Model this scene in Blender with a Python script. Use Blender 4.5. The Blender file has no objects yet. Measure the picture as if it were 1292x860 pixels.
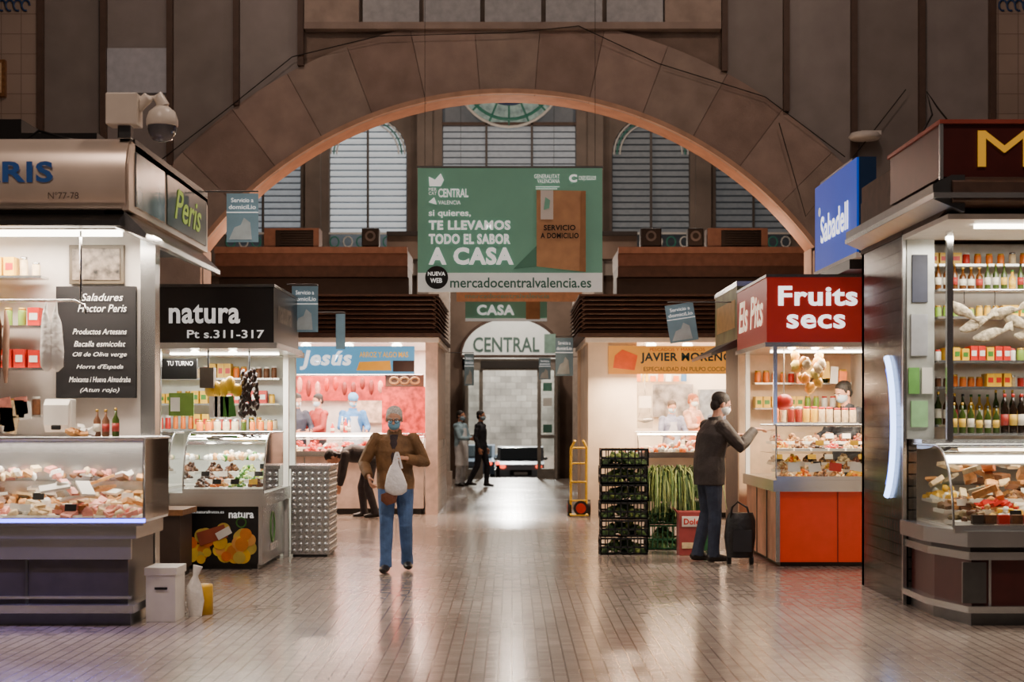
import bpy, bmesh, math, random
from mathutils import Vector, Matrix, Euler
from mathutils.bvhtree import BVHTree
random.seed(7)
R=random.random
def U(a,b): return a+(b-a)*random.random()
def lin(h):
    h=h.lstrip('#'); o=[]
    if len(h)==3: h=''.join(c*2 for c in h)
    for i in (0,2,4):
        c=int(h[i:i+2],16)/255
        o.append(c/12.92 if c<=.04045 else ((c+.055)/1.055)**2.4)
    return (o[0],o[1],o[2],1)
MATS={}
def mat(hexc,rough=.5,metal=0,emit=0,noise=.12,scale=8,bump=0,bscale=40,ecol=None):
    key=(hexc,rough,metal,emit,noise,scale,bump,bscale,ecol)
    if key in MATS: return MATS[key]
    m=bpy.data.materials.new('mat_'+hexc.strip('#')+('_e' if emit else '')); m.use_nodes=True
    nt=m.node_tree; N=nt.nodes; L=nt.links; p=N['Principled BSDF']
    c=lin(hexc)
    p.inputs['Roughness'].default_value=rough; p.inputs['Metallic'].default_value=metal
    if noise>0:
        tc=N.new('ShaderNodeTexCoord'); nz=N.new('ShaderNodeTexNoise'); nz.inputs['Scale'].default_value=scale; nz.inputs['Detail'].default_value=4
        L.new(tc.outputs['Object'],nz.inputs['Vector'])
        cr=N.new('ShaderNodeValToRGB'); cr.color_ramp.elements[0].position=.3; cr.color_ramp.elements[1].position=.7
        cr.color_ramp.elements[0].color=tuple(max(0,x*(1-noise*1.5)) for x in c[:3])+(1,)
        cr.color_ramp.elements[1].color=tuple(min(1,x*(1+noise)) for x in c[:3])+(1,)
        L.new(nz.outputs['Fac'],cr.inputs['Fac']); L.new(cr.outputs['Color'],p.inputs['Base Color'])
    else: p.inputs['Base Color'].default_value=c
    if bump>0:
        tc=N.new('ShaderNodeTexCoord'); nb=N.new('ShaderNodeTexNoise'); nb.inputs['Scale'].default_value=bscale; nb.inputs['Detail'].default_value=3
        L.new(tc.outputs['Object'],nb.inputs['Vector'])
        b=N.new('ShaderNodeBump'); b.inputs['Strength'].default_value=bump; b.inputs['Distance'].default_value=.02
        L.new(nb.outputs['Fac'],b.inputs['Height']); L.new(b.outputs['Normal'],p.inputs['Normal'])
    if emit:
        p.inputs['Emission Color'].default_value=lin(ecol or hexc); p.inputs['Emission Strength'].default_value=emit
    MATS[key]=m; return m
def tilemat(name,c1,c2,cm,w,h,rough,metal=0,mortar=.02,bump=.3,offset=0.5,vert=False,noise=.15):
    m=bpy.data.materials.new(name); m.use_nodes=True
    nt=m.node_tree; N=nt.nodes; L=nt.links; p=N['Principled BSDF']
    tc=N.new('ShaderNodeTexCoord'); br=N.new('ShaderNodeTexBrick')
    vec=tc.outputs['Object']
    if vert:
        sp=N.new('ShaderNodeSeparateXYZ'); cb=N.new('ShaderNodeCombineXYZ'); L.new(vec,sp.inputs[0])
        ad=N.new('ShaderNodeMath'); ad.operation='ADD'; L.new(sp.outputs['X'],ad.inputs[0]); L.new(sp.outputs['Y'],ad.inputs[1])
        L.new(ad.outputs[0],cb.inputs['X']); L.new(sp.outputs['Z'],cb.inputs['Y']); vec=cb.outputs[0]
    L.new(vec,br.inputs['Vector'])
    br.offset=offset
    br.inputs['Color1'].default_value=lin(c1); br.inputs['Color2'].default_value=lin(c2); br.inputs['Mortar'].default_value=lin(cm)
    br.inputs['Scale'].default_value=1; br.inputs['Brick Width'].default_value=w; br.inputs['Row Height'].default_value=h
    br.inputs['Mortar Size'].default_value=mortar*w; br.inputs['Mortar Smooth'].default_value=.2
    nz=N.new('ShaderNodeTexNoise'); nz.inputs['Scale'].default_value=.7; nz.inputs['Detail'].default_value=6; L.new(tc.outputs['Object'],nz.inputs['Vector'])
    cr=N.new('ShaderNodeValToRGB'); cr.color_ramp.elements[0].position=.3; cr.color_ramp.elements[1].position=.7
    a=1-noise*1.5; cr.color_ramp.elements[0].color=(a,a,a,1); cr.color_ramp.elements[1].color=(1,1,1,1)
    L.new(nz.outputs['Fac'],cr.inputs['Fac'])
    mx=N.new('ShaderNodeMix'); mx.data_type='RGBA'; mx.blend_type='MULTIPLY'; mx.inputs[0].default_value=1
    L.new(br.outputs['Color'],mx.inputs[6]); L.new(cr.outputs['Color'],mx.inputs[7]); L.new(mx.outputs[2],p.inputs['Base Color'])
    mr=N.new('ShaderNodeMapRange'); mr.inputs['To Min'].default_value=rough*.7; mr.inputs['To Max'].default_value=rough*1.3
    L.new(nz.outputs['Fac'],mr.inputs['Value']); L.new(mr.outputs[0],p.inputs['Roughness'])
    p.inputs['Metallic'].default_value=metal
    b=N.new('ShaderNodeBump'); b.inputs['Strength'].default_value=bump; b.inputs['Distance'].default_value=.004; b.invert=True
    L.new(br.outputs['Fac'],b.inputs['Height']); L.new(b.outputs['Normal'],p.inputs['Normal'])
    return m
def glassmat():
    m=bpy.data.materials.new('clear_glass'); m.use_nodes=True
    nt=m.node_tree; N=nt.nodes; L=nt.links
    for n in list(N): N.remove(n)
    o=N.new('ShaderNodeOutputMaterial'); mx=N.new('ShaderNodeMixShader'); t=N.new('ShaderNodeBsdfTransparent'); g=N.new('ShaderNodeBsdfGlossy'); f=N.new('ShaderNodeFresnel')
    f.inputs['IOR'].default_value=1.4; g.inputs['Roughness'].default_value=.04; t.inputs['Color'].default_value=(.96,.98,.97,1)
    L.new(f.outputs[0],mx.inputs[0]); L.new(t.outputs[0],mx.inputs[1]); L.new(g.outputs[0],mx.inputs[2]); L.new(mx.outputs[0],o.inputs[0])
    return m
GLASS=glassmat()
# ---- mesh builder -------------------------------------------------
def ico(sub):
    bm=bmesh.new(); bmesh.ops.create_icosphere(bm,subdivisions=sub,radius=1)
    v=[tuple(x.co) for x in bm.verts]; f=[tuple(y.index for y in x.verts) for x in bm.faces]; bm.free(); return v,f
ICO={i:ico(i) for i in (1,2,3)}
FACE={'-y':Matrix(((1,0,0),(0,0,-1),(0,1,0))),'-x':Matrix(((0,0,-1),(-1,0,0),(0,1,0))),'+x':Matrix(((0,0,1),(1,0,0),(0,1,0))),'+y':Matrix(((-1,0,0),(0,0,1),(0,1,0)))}
TXT={}
class B:
    def __init__(s,name): s.name=name; s.v=[]; s.f=[]; s.fm=[]; s.fs=[]; s.mats=[]; s.M=None
    def mi(s,m):
        if m not in s.mats: s.mats.append(m)
        return s.mats.index(m)
    def add(s,vs,fs,m,smooth=False):
        o=len(s.v)
        if s.M is not None: vs=[s.M@Vector(x) for x in vs]
        s.v.extend([tuple(x) for x in vs]); k=s.mi(m)
        for f in fs: s.f.append(tuple(i+o for i in f)); s.fm.append(k); s.fs.append(smooth)
    def box(s,x0,x1,y0,y1,z0,z1,m):
        v=[(x0,y0,z0),(x1,y0,z0),(x1,y1,z0),(x0,y1,z0),(x0,y0,z1),(x1,y0,z1),(x1,y1,z1),(x0,y1,z1)]
        s.add(v,[(0,3,2,1),(4,5,6,7),(0,1,5,4),(1,2,6,5),(2,3,7,6),(3,0,4,7)],m)
    def rbox(s,c,d,rot,m):
        q=Euler(rot).to_matrix(); v=[]
        for sz in(-1,1):
            for sx,sy in((-1,-1),(1,-1),(1,1),(-1,1)): v.append(Vector(c)+q@Vector((sx*d[0]/2,sy*d[1]/2,sz*d[2]/2)))
        s.add(v,[(0,3,2,1),(4,5,6,7),(0,1,5,4),(1,2,6,5),(2,3,7,6),(3,0,4,7)],m)
    def prism(s,pts,ax,a0,a1,m,smooth=False):
        def P(p,a): return {'y':(p[0],a,p[1]),'x':(a,p[0],p[1]),'z':(p[0],p[1],a)}[ax]
        n=len(pts); v=[P(p,a0) for p in pts]+[P(p,a1) for p in pts]
        s.add(v,[tuple(range(n)),tuple(range(2*n-1,n-1,-1))],m)
        s.add(v,[(i,(i+1)%n,n+(i+1)%n,n+i) for i in range(n)],m,smooth)
    def sheet(s,pts,ax,a0,a1,m):
        def P(p,a): return {'y':(p[0],a,p[1]),'x':(a,p[0],p[1]),'z':(p[0],p[1],a)}[ax]
        n=len(pts); v=[P(p,a0) for p in pts]+[P(p,a1) for p in pts]
        s.add(v,[(i,i+1,n+i+1,n+i) for i in range(n-1)],m,True)
    def loft(s,pts,rad,m,n=12,ref=(1,0,0),smooth=True):
        pts=[Vector(p) for p in pts]; ref=Vector(ref); v=[]; f=[]
        k=len(pts)
        for i,p in enumerate(pts):
            t=(pts[min(i+1,k-1)]-pts[max(i-1,0)]).normalized()
            a=ref-t*ref.dot(t)
            if a.length<.05:
                r2=Vector((0,1,0)) if abs(t.y)<.9 else Vector((0,0,1)); a=r2-t*r2.dot(t)
            a.normalize(); b=t.cross(a)
            r=rad[i] if isinstance(rad,(list,tuple)) else rad
            ra,rb=r if isinstance(r,(list,tuple)) else (r,r)
            for j in range(n):
                q=2*math.pi*j/n; v.append(p+a*ra*math.cos(q)+b*rb*math.sin(q))
        for i in range(k-1):
            for j in range(n): f.append((i*n+j,i*n+(j+1)%n,(i+1)*n+(j+1)%n,(i+1)*n+j))
        s.add(v,f,m,smooth); s.add(v,[tuple(range(n-1,-1,-1)),tuple(range((k-1)*n,k*n))],m,False)
    def cyl(s,p0,p1,r,m,r1=None,n=14): s.loft([p0,p1],[r,r if r1 is None else r1],m,n)
    def lathe(s,c,prof,m,n=14):
        v=[];f=[]
        for r,z in prof:
            for j in range(n):
                q=2*math.pi*j/n; v.append((c[0]+r*math.cos(q),c[1]+r*math.sin(q),c[2]+z))
        k=len(prof)
        for i in range(k-1):
            for j in range(n): f.append((i*n+j,i*n+(j+1)%n,(i+1)*n+(j+1)%n,(i+1)*n+j))
        f.append(tuple(range(n-1,-1,-1))); f.append(tuple(range((k-1)*n,k*n)))
        s.add(v,f,m,True)
    def sph(s,c,r,m,sub=2,rot=None,jit=0):
        if not isinstance(r,(tuple,list)): r=(r,r,r)
        V,F=ICO[sub]; q=Euler(rot).to_matrix() if rot else None; c=Vector(c); out=[]
        for x in V:
            w=Vector((x[0]*r[0],x[1]*r[1],x[2]*r[2]))
            if jit: w*=1+U(-jit,jit)
            if q: w=q@w
            out.append(c+w)
        s.add(out,F,m,True)
    def torus(s,c,R1,R2,r,m,plane='x',n=32,a0=0,a1=2*math.pi):
        pts=[]
        for i in range(n+1):
            q=a0+(a1-a0)*i/n; u,w=R1*math.cos(q),R2*math.sin(q)
            pts.append({'x':(c[0],c[1]+u,c[2]+w),'y':(c[0]+u,c[1],c[2]+w),'z':(c[0]+u,c[1]+w,c[2])}[plane])
        s.loft(pts,r,m,8,ref={'x':(1,0,0),'y':(0,1,0),'z':(0,0,1)}[plane])
    def text(s,t,c,w,h,m,face='-y',bold=0.0,shear=0):
        key=(t,bold,shear)
        if key not in TXT:
            cu=bpy.data.curves.new('t','FONT'); cu.body=t; cu.size=1; cu.offset=bold; cu.shear=shear; cu.resolution_u=3
            if bold>.02: cu.space_character=1.0+bold*2.4
            ob=bpy.data.objects.new('t',cu); bpy.context.scene.collection.objects.link(ob)
            bpy.context.view_layer.update()
            me=bpy.data.meshes.new_from_object(ob.evaluated_get(bpy.context.evaluated_depsgraph_get()))
            V=[tuple(x.co) for x in me.vertices]; F=[tuple(p.vertices) for p in me.polygons]
            bpy.data.objects.remove(ob); bpy.data.meshes.remove(me); TXT[key]=(V,F)
        V,F=TXT[key]
        if not V: return
        xs=[a[0] for a in V]; ys=[a[1] for a in V]; x0,x1,y0,y1=min(xs),max(xs),min(ys),max(ys)
        sx=w/(x1-x0); sy=h/(y1-y0); q=FACE[face]
        s.add([Vector(c)+q@Vector(((a[0]-(x0+x1)/2)*sx,(a[1]-(y0+y1)/2)*sy,0)) for a in V],F,m)
    def bottle(s,x,y,z,h,r,m,cap):
        s.lathe((x,y,z),[(r*.95,0),(r,.02*h),(r,.6*h),(r*.4,.75*h),(r*.35,.93*h)],m,10); s.lathe((x,y,z),[(r*.42,.92*h),(r*.42,h)],cap,8)
        s.lathe((x,y,z),[(r*1.03,.2*h),(r*1.03,.48*h)],random.choice([wlab,ylab,wlab,rlab]),10)
    def jar(s,x,y,z,h,r,m,cap):
        s.lathe((x,y,z),[(r*.95,0),(r,.05*h),(r,.8*h),(r*.85,.86*h)],m,10); s.lathe((x,y,z),[(r*.9,.86*h),(r*.9,h)],cap,10)
    def heap(s,x0,x1,y0,y1,z,h,n,ms,s0=.02,s1=.04,kind='s'):
        for _ in range(n):
            u,w=R(),R(); x=x0+(x1-x0)*u; y=y0+(y1-y0)*w
            zz=z+h*(1-abs(2*u-1)**2)*(1-abs(2*w-1)**2)*U(.3,1); m=random.choice(ms)
            k=kind if kind!='m' else random.choice('sb')
            if k=='s': s.sph((x,y,zz),(U(s0,s1),U(s0,s1),U(s0,s1)*.7),m,1,(U(0,3),U(0,3),U(0,3)),.12)
            else: s.rbox((x,y,zz),(U(s0,s1)*2.2,U(s0,s1)*1.6,U(s0,s1)*.8),(U(-.5,.5),U(-.5,.5),U(0,3)),m)
    def done(s,bevel=0,pivot=None):
        xs=[a[0] for a in s.v]; ys=[a[1] for a in s.v]; zs=[a[2] for a in s.v]
        o=pivot or ((min(xs)+max(xs))/2,(min(ys)+max(ys))/2,min(zs))
        me=bpy.data.meshes.new(s.name); me.from_pydata([(a[0]-o[0],a[1]-o[1],a[2]-o[2]) for a in s.v],[],s.f)
        for m in s.mats: me.materials.append(m)
        me.polygons.foreach_set('material_index',s.fm); me.polygons.foreach_set('use_smooth',s.fs); me.update()
        ob=bpy.data.objects.new(s.name,me); ob.location=o; bpy.context.scene.collection.objects.link(ob)
        if bevel:
            b=ob.modifiers.new('bev','BEVEL'); b.width=bevel; b.segments=2; b.limit_method='ANGLE'; b.angle_limit=.9
        return ob
def area(name,loc,sx,sy,e,col,rot=(0,0,0)):
    l=bpy.data.lights.new(name,'AREA'); l.shape='RECTANGLE'; l.size=sx; l.size_y=sy; l.energy=e; l.color=col
    o=bpy.data.objects.new(name,l); o.location=loc; o.rotation_euler=rot; bpy.context.scene.collection.objects.link(o); return o
def point(name,loc,e,col,r=.15):
    l=bpy.data.lights.new(name,'POINT'); l.energy=e; l.color=col; l.shadow_soft_size=r
    o=bpy.data.objects.new(name,l); o.location=loc; bpy.context.scene.collection.objects.link(o); return o
def spot(name,loc,e,col,ang,rot=(0,0,0),r=.25):
    l=bpy.data.lights.new(name,'SPOT'); l.energy=e; l.color=col; l.shadow_soft_size=r; l.spot_size=math.radians(ang); l.spot_blend=.6
    o=bpy.data.objects.new(name,l); o.location=loc; o.rotation_euler=rot; bpy.context.scene.collection.objects.link(o); return o
WARM=(1,.62,.34); WW=(1,.80,.58); NEU=(1,.93,.82); COOL=(.85,.93,1)
# common materials
steel=mat('#c4c6c6',.26,.9,noise=.06,scale=3); steel_d=mat('#6d6f70',.35,1,noise=.08); chrome=mat('#d8d8d8',.12,1,noise=0)
white=mat('#e9e6df',.45,noise=.04); cream=mat('#e8d6b8',.5,noise=.06); black=mat('#121212',.4,noise=.1); dark=mat('#241c18',.6,noise=.2)
brownm=mat('#4a352b',.6,noise=.2); wood=mat('#8a5f38',.45,noise=.25,scale=20); yellow=mat('#e8b72a',.4); red=mat('#c8281c',.4); green=mat('#3f7a2c',.5)
orange=mat('#e0731c',.45); tan=mat('#c08a50',.6,noise=.25,scale=30); brown=mat('#6b4224',.55,noise=.25,scale=30); pale=mat('#dcc49a',.6,noise=.15,scale=30)
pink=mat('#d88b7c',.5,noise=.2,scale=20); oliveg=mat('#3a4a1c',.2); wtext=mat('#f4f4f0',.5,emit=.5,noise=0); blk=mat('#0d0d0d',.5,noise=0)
ledw=mat('#fff4e0',.5,emit=14,noise=0); ledb=mat('#5860ff',.5,emit=9,noise=0)
wlab=mat('#dcd6c4',.5,noise=.02); ylab=mat('#d8b040',.5,noise=.02); rlab=mat('#9a2a20',.5,noise=.02)
# ===================== ROOM =======================
floorm=tilemat('floor_tiles','#b8aca1','#a3968b','#5f544d',.085,.085,.18,mortar=.07,bump=.3,offset=0,noise=.16)
b=B('floor'); b.box(-13,13,-6,42.3,-.3,0,floorm); b.done(pivot=(0,0,0))
stone=mat('#8d7d72',.8,noise=.16,scale=3,bump=.3,bscale=30); stone2=mat('#a8988e',.75,noise=.14,scale=2.5,bump=.25,bscale=30)
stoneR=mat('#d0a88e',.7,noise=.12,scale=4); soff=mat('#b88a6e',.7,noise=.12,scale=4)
stoneL=mat('#b8a89c',.8,noise=.15,scale=4); panelg=mat('#8b8581',.5,noise=.1,scale=2); panelw=mat('#979290',.5,noise=.1,scale=2); mull=mat('#5c4a40',.6,noise=.1)
tilep=tilemat('wall_tiles','#b8a89c','#b0a094','#8a7a70',.3,.3,.35,mortar=.02,vert=True,offset=0)
b=B('wall_arch'); cx,cz,RR=-.07,.71,5.76; zt=10.5; jx=4.62; N=48
a_s=math.acos(jx/RR)
pts=[(cx-RR*math.cos(a_s+(math.pi-2*a_s)*i/N),cz+RR*math.sin(a_s+(math.pi-2*a_s)*i/N)) for i in range(N+1)]
y0,y1=24.0,24.6
for i in range(N):
    (xa,za),(xb,zb)=pts[i],pts[i+1]
    v=[(xa,y0,za),(xb,y0,zb),(xb,y0,zt),(xa,y0,zt),(xa,y1,za),(xb,y1,zb),(xb,y1,zt),(xa,y1,zt)]
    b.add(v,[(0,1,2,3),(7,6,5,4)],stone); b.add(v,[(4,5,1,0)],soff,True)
b.box(-13,cx-jx,y0,y1,0,zt,stone); b.box(cx+jx,13,y0,y1,0,zt,stone)
for s_ in(-1,1):   # jamb lining
    b.box(cx+s_*jx-.02,cx+s_*jx+.02,y0,y1,0,pts[0][1],stone2)
b.done(pivot=(0,24.3,0))
b=B('trim_arch_voussoirs')
nv=13
for i in range(nv):
    g=.0006; q0=a_s+(math.pi-2*a_s)*i/nv+g; q1=a_s+(math.pi-2*a_s)*(i+1)/nv-g
    Ro=RR+1.15; P=[]; nn=4
    for r_,rev in((RR,0),(Ro,1)):
        qs=[q0+(q1-q0)*k/nn for k in range(nn+1)]
        for q in (qs[::-1] if rev else qs): P.append((cx-r_*math.cos(q),min(cz+r_*math.sin(q),7.48)))
    b.prism(P,'y',23.9,24.0,[stone2,mat('#a08c82',.75,noise=.14,scale=2.5,bump=.25,bscale=30),mat('#ae9a90',.75,noise=.12,scale=2.5,bump=.25,bscale=30)][i*7%3])
P=[(cx-RR*math.cos(a_s+(math.pi-2*a_s)*k/60),cz+RR*math.sin(a_s+(math.pi-2*a_s)*k/60)) for k in range(61)]
Q=[(cx-(RR+.07)*math.cos(a_s+(math.pi-2*a_s)*k/60),cz+(RR+.07)*math.sin(a_s+(math.pi-2*a_s)*k/60)) for k in range(61)]
for k in range(60): b.prism([P[k],P[k+1],Q[k+1],Q[k]],'y',23.86,23.9,stoneR)
b.box(-5.6,cx-jx,23.86,24,0,4.1,stone2); b.box(cx+jx,5.5,23.86,24,0,4.1,stone2)
b.done()
b=B('trim_clerestory_panels')
def zoff(x):  # top of voussoir ring
    d=(RR+1.15)**2-(x-cx)**2
    return cz+math.sqrt(d) if d>0 else 3.5
def panel(xa,xb,z1,m,n=6):
    P=[(xa,z1)]+[(xa+(xb-xa)*i/n,zoff(xa+(xb-xa)*i/n)) for i in range(n+1)]+[(xb,z1)]
    b.prism(P[::-1],'y',23.93,23.99,m)
for xs in ([-7.1,-6.15,-5.15,-4.15,-3.18],[3.2,4.13,5.15,6.17,7.23]):
    for i in range(4): panel(xs[i]+.04,xs[i+1]-.04,8.6,[panelg,panelw][i%2])
    for x in xs: b.box(x-.045,x+.045,23.82,23.93,max(zoff(x),3.6),8.6,mull)
b.box(-3.12,-2.3,23.8,24,7.5,8.6,stoneL); b.box(2.3,3.14,23.8,24,7.5,8.6,stoneL)
b.box(-3.12,3.14,23.78,24,7.42,7.52,stone2)
pane=mat('#a8a8a8',.4,noise=.15,emit=.06)
for i in range(5):
    x=-2.25+i*.92; b.box(x,x+.85,23.9,23.95,7.54,8.6,pane)
b.box(-7.95,-7.15,23.85,24,3.6,8.6,tilep); b.box(7.25,8.1,23.85,24,3.6,8.6,tilep)
b.box(-6.1,-5.2,23.88,23.92,6.48,7.15,mat('#b4b4b8',.4,noise=.1,emit=.06))
b.done()
b=B('wall_tile_ornament')
bl=mat('#2b4a78',.4); orn=mat('#c78b3a',.4)
for X0 in(-7.55,7.62):
    for j in range(5):
        b.torus((X0-.24+.12*j,23.83,7.78),.06,.08,.015,bl,'y',12,a1=5)
        b.torus((X0-.2+.12*j,23.83,7.95),.05,.05,.015,[bl,orn][j%2],'y',12,a1=4)
b.done()
b=B('picture_frame'); b.box(-8.1,-7.6,23.75,23.85,6.4,6.95,wood); b.box(-8.05,-7.65,23.74,23.76,6.45,6.9,pale); b.done()
b=B('wall_cable'); 
b.loft([(-5.6,23.8,5.2),(-4.3,23.8,6.2),(-3.3,23.8,7.0),(-2,23.75,7.3),(0,23.75,7.35),(1.0,23.75,7.45),(2.2,23.8,6.9),(3.8,23.8,6.4),(5,23.8,5.5)],.008,blk,6)
b.loft([(4.0,23.75,6.0),(4.4,23.75,4.6),(5.2,23.75,5.6),(5.9,23.75,6.5)],.008,blk,6)
b.done()
wallb=mat('#6a584c',.8,noise=.25,scale=1.5); wallg=mat('#82766d',.75,noise=.2,scale=1.2)
b=B('wall_back'); Y=42.0
dx0,dx1,dz=-1.3,1.26,3.2
b.box(-13,dx0,Y,Y+.4,0,5.6,wallb); b.box(dx1,13,Y,Y+.4,0,5.6,wallb); b.box(dx0,dx1,Y,Y+.4,dz,5.6,wallb)
wins=[(-7.6,-5.6),(-4.85,-2.79),(-1.85,1.70),(2.65,4.72),(5.4,7.4)]
xp=-13
for (a,c) in wins:
    b.box(xp,a,Y,Y+.4,5.6,14,wallg); b.box(a,c,Y,Y+.4,5.6,6.0,wallg); xp=c
b.box(xp,13,Y,Y+.4,5.6,14,wallg)
for (a,c) in wins:
    if c-a>3: b.box(a,c,Y,Y+.4,12.2,14,wallg); continue
    top=9.6; r=(c-a)/2; P=[(a,14)]+[(a+r-r*math.cos(math.pi*i/14),top-r+r*math.sin(math.pi*i/14)) for i in range(15)]+[(c,14)]
    b.prism(P,'y',Y,Y+.4,wallg)
for x in(-5.25,-2.3,2.2,5.05): b.box(x-.2,x+.2,Y-.25,Y,0,14,wallg)
b.box(-13,13,Y-.2,Y,5.35,5.65,wallg)
b.done(pivot=(0,42,0))
for i,(a,c) in enumerate(wins):
    b=B('window_%d'%(i+1)); top=9.6 if c-a<3 else 12.2
    bright=['#b9c2c9','#dfe6ea','#b7bcc0','#9aa0a4','#8c9296'][i]
    gl=mat(['#4a4e52','#6a7074','#5a5c5e','#3c3e40','#3c3e40'][i],.4,emit=.35,noise=.1)
    b.box(a,c,Y+.35,Y+.38,6.0,top,gl)
    sl=mat(bright,.5,noise=.1,emit=[.3,.45,.26,.10,.12][i]); r=(c-a)/2  # glow in slats and backing pane stands in for daylight, strongest at left
    z=6.55
    while z<top-.1:
        hw=r if (z<top-r or c-a>3) else math.sqrt(max(.01,r*r-(z-top+r)**2))
        if c-a<3 or z<9.3: b.rbox(((a+c)/2,Y+.12,z),(2*hw-.05,.15,.02),(1.0,0,0),sl)
        z+=.17
    for x in ([(a+c)/2] if c-a<3 else [a+(c-a)*.33,a+(c-a)*.67]): b.box(x-.03,x+.03,Y-.02,Y+.05,6.0,(top-.1 if c-a<3 else 9.4),mat('#5c5550',.5))
    sg=mat('#2e6b58',.4,emit=.2); 
    n=int((c-a)/.3)
    for j in range(n):
        x=a+.15+j*(c-a-.3)/(n-1); b.torus((x,Y-.03,6.25),.12,.14,.02,[sg,white][j%2],'y',10)
    b.box(a,c,Y-.05,Y,6.0,6.05,white); b.box(a,c,Y-.05,Y,6.45,6.5,white)
    if c-a<3:
        for j in range(3):
            b.torus(((a+c)/2,Y-.02,top-r),r-.05-.08*j,r-.05-.08*j,.02,[white,sg,white][j],'y',20,a1=math.pi)
    else:
        b.box(a,c,Y-.02,Y+.3,9.35,9.42,mull)
        b.cyl((-.08,Y+.02,10.7),(-.08,Y+.08,10.7),1.4,mat('#8aa098',.4,emit=.3,noise=.5,scale=6),n=36)
        for k,rr in enumerate((1.4,1.2,.8,.4)): b.torus((-.08,Y-.0,10.7),rr,rr,.04,[white,sg,mat('#30406a'),white][k],'y',36)
        for j in range(16):
            q=j*math.pi/8; b.cyl((-.08+.4*math.cos(q),Y,10.7+.4*math.sin(q)),(-.08+1.4*math.cos(q),Y,10.7+1.4*math.sin(q)),.025,sg,n=6)
    b.done()
wd=mat('#3a2c25',.8,noise=.2)
b=B('wall_left'); b.box(-13.2,-13,-6,42.4,0,14,wd); b.done()
b=B('wall_right'); b.box(13,13.2,-6,42.4,0,14,wd); b.done()
# ---- entrance
b=B('door_1'); fr=mat('#8a847c',.4,.3); frd=mat('#26221f',.5)
for xa,xb in((-1.3,-1.18),(1.14,1.26)): b.box(xa,xb,41.85,42.0,0,3.15,fr)
b.box(-1.3,1.26,41.85,42.0,2.85,3.15,fr); b.box(-.82,.72,41.8,41.95,2.9,3.1,frd)
for s_,x in((-1,-1.18),(1,1.14)):   # open leaves turned inwards
    for dy in(0,.9): b.box(x-.03,x+.03,40.95+dy-.04,40.95+dy+.04,.02,2.85,fr)
    for z in(.05,1.1,2.8): b.box(x-.02,x+.02,40.95,41.85,z-.05,z+.05,fr)
    b.box(x-.005,x+.005,40.95,41.85,.1,2.8,GLASS)
for x in(-.82,.72): b.box(x-.05,x+.05,41.9,42.0,0,2.9,fr)
for xa,xb in((-1.18,-.87),(.77,1.14)):
    b.box(xa,xb,41.94,41.95,.1,2.85,GLASS); b.box(xa,xb,41.9,42,1.05,1.15,fr); b.box(xa,xb,41.9,42,0,.25,fr)
for z in(2.3,1.9,1.2): b.box(.82,1.06,41.9,41.93,z,z+.22,random.choice([white,mat('#4a7a6a')]))
b.done()
b=B('entrance_lunette_sign'); lun=mat('#d9dcd6',.5,emit=.4,noise=.05)
P=[(-1.34+2.62*i/20,3.24+ .98*math.sqrt(max(0,1-((i-10)/10)**2))) for i in range(21)]
b.prism(P,'y',41.75,41.85,lun); b.text('CENTRAL',(-.15,41.73,3.52),1.75,.4,mat('#4d6a62',.6,noise=0),bold=.02)
b.torus((-.03,41.76,3.24),1.32,1.0,.04,brownm,'y',24,a1=math.pi); b.box(.85,1.15,41.72,41.75,3.3,3.8,mat('#7a9a8e',.6)); b.box(-1.34,1.28,41.72,41.86,3.19,3.25,brownm)
b.done()
b=B('street_ground'); b.box(-15,15,42.3,80,-1.2,-.9,mat('#3c3a38',.7,noise=.2)); b.done()
b=B('entrance_steps'); 
for i in range(5): b.box(-4,4,42.4+.35*i,42.4+.35*(i+1),-.9,-.17*(i+1)+0.0,stoneL)
b.done()
b=B('building_facade'); fac=tilemat('facade_stone','#c0bab0','#9a948c','#837d75',.5,.3,.8,mortar=.02,vert=True,noise=.5)
b.box(-12,12,76,76.6,-.9,12,fac); b.box(-12,12,75.8,76,-.9,-.2,stoneL); b.done()
def car(name,x,y,z,col):
    b=B(name); c=mat(col,.25,.3,noise=.03); g=mat('#3a464e',.15,noise=0)
    w=.86
    prof=[(y-2,z+.3),(y-2.05,z+.6),(y-1.95,z+.8),(y-1.2,z+.92),(y-.6,z+1.4),(y+.9,z+1.42),(y+1.6,z+.95),(y+2.05,z+.85),(y+2.1,z+.3)]
    b.prism(prof,'x',x-w,x+w,c)
    b.prism([(y-1.2,z+.95),(y-.62,z+1.36),(y-.68,z+1.40),(y-1.26,z+.97)],'x',x-w*.88,x+w*.88,g)
    for s_ in(-1,1):
        b.prism([(y-1.0,z+.95),(y-.5,z+1.34),(y+.85,z+1.36),(y+1.4,z+.97)],'x',x+s_*w-.01,x+s_*w+.01,g)
        for yy in(y-1.3,y+1.35):
            b.cyl((x+s_*(w-.18),yy,z+.31),(x+s_*(w+.02),yy,z+.31),.31,blk,n=18); b.cyl((x+s_*(w+.02),yy,z+.31),(x+s_*(w+.03),yy,z+.31),.18,steel,n=14)
        b.sph((x+s_*.66,y-2.0,z+.72),(.12,.06,.08),mat('#ff5030',.2,emit=3,noise=0),2)
        b.sph((x+s_*(w+.07),y-.75,z+.98),(.09,.05,.06),c,2)
    b.box(x-.4,x+.4,y-2.09,y-2.0,z+.4,z+.6,blk); b.box(x-.25,x+.25,y-2.11,y-2.09,z+.42,z+.52,white)
    b.done(bevel=.05)
car('car',.32,60,-.9,'#c4ced8'); car('car',-1.55,64,-.9,'#7a8fa8')
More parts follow.
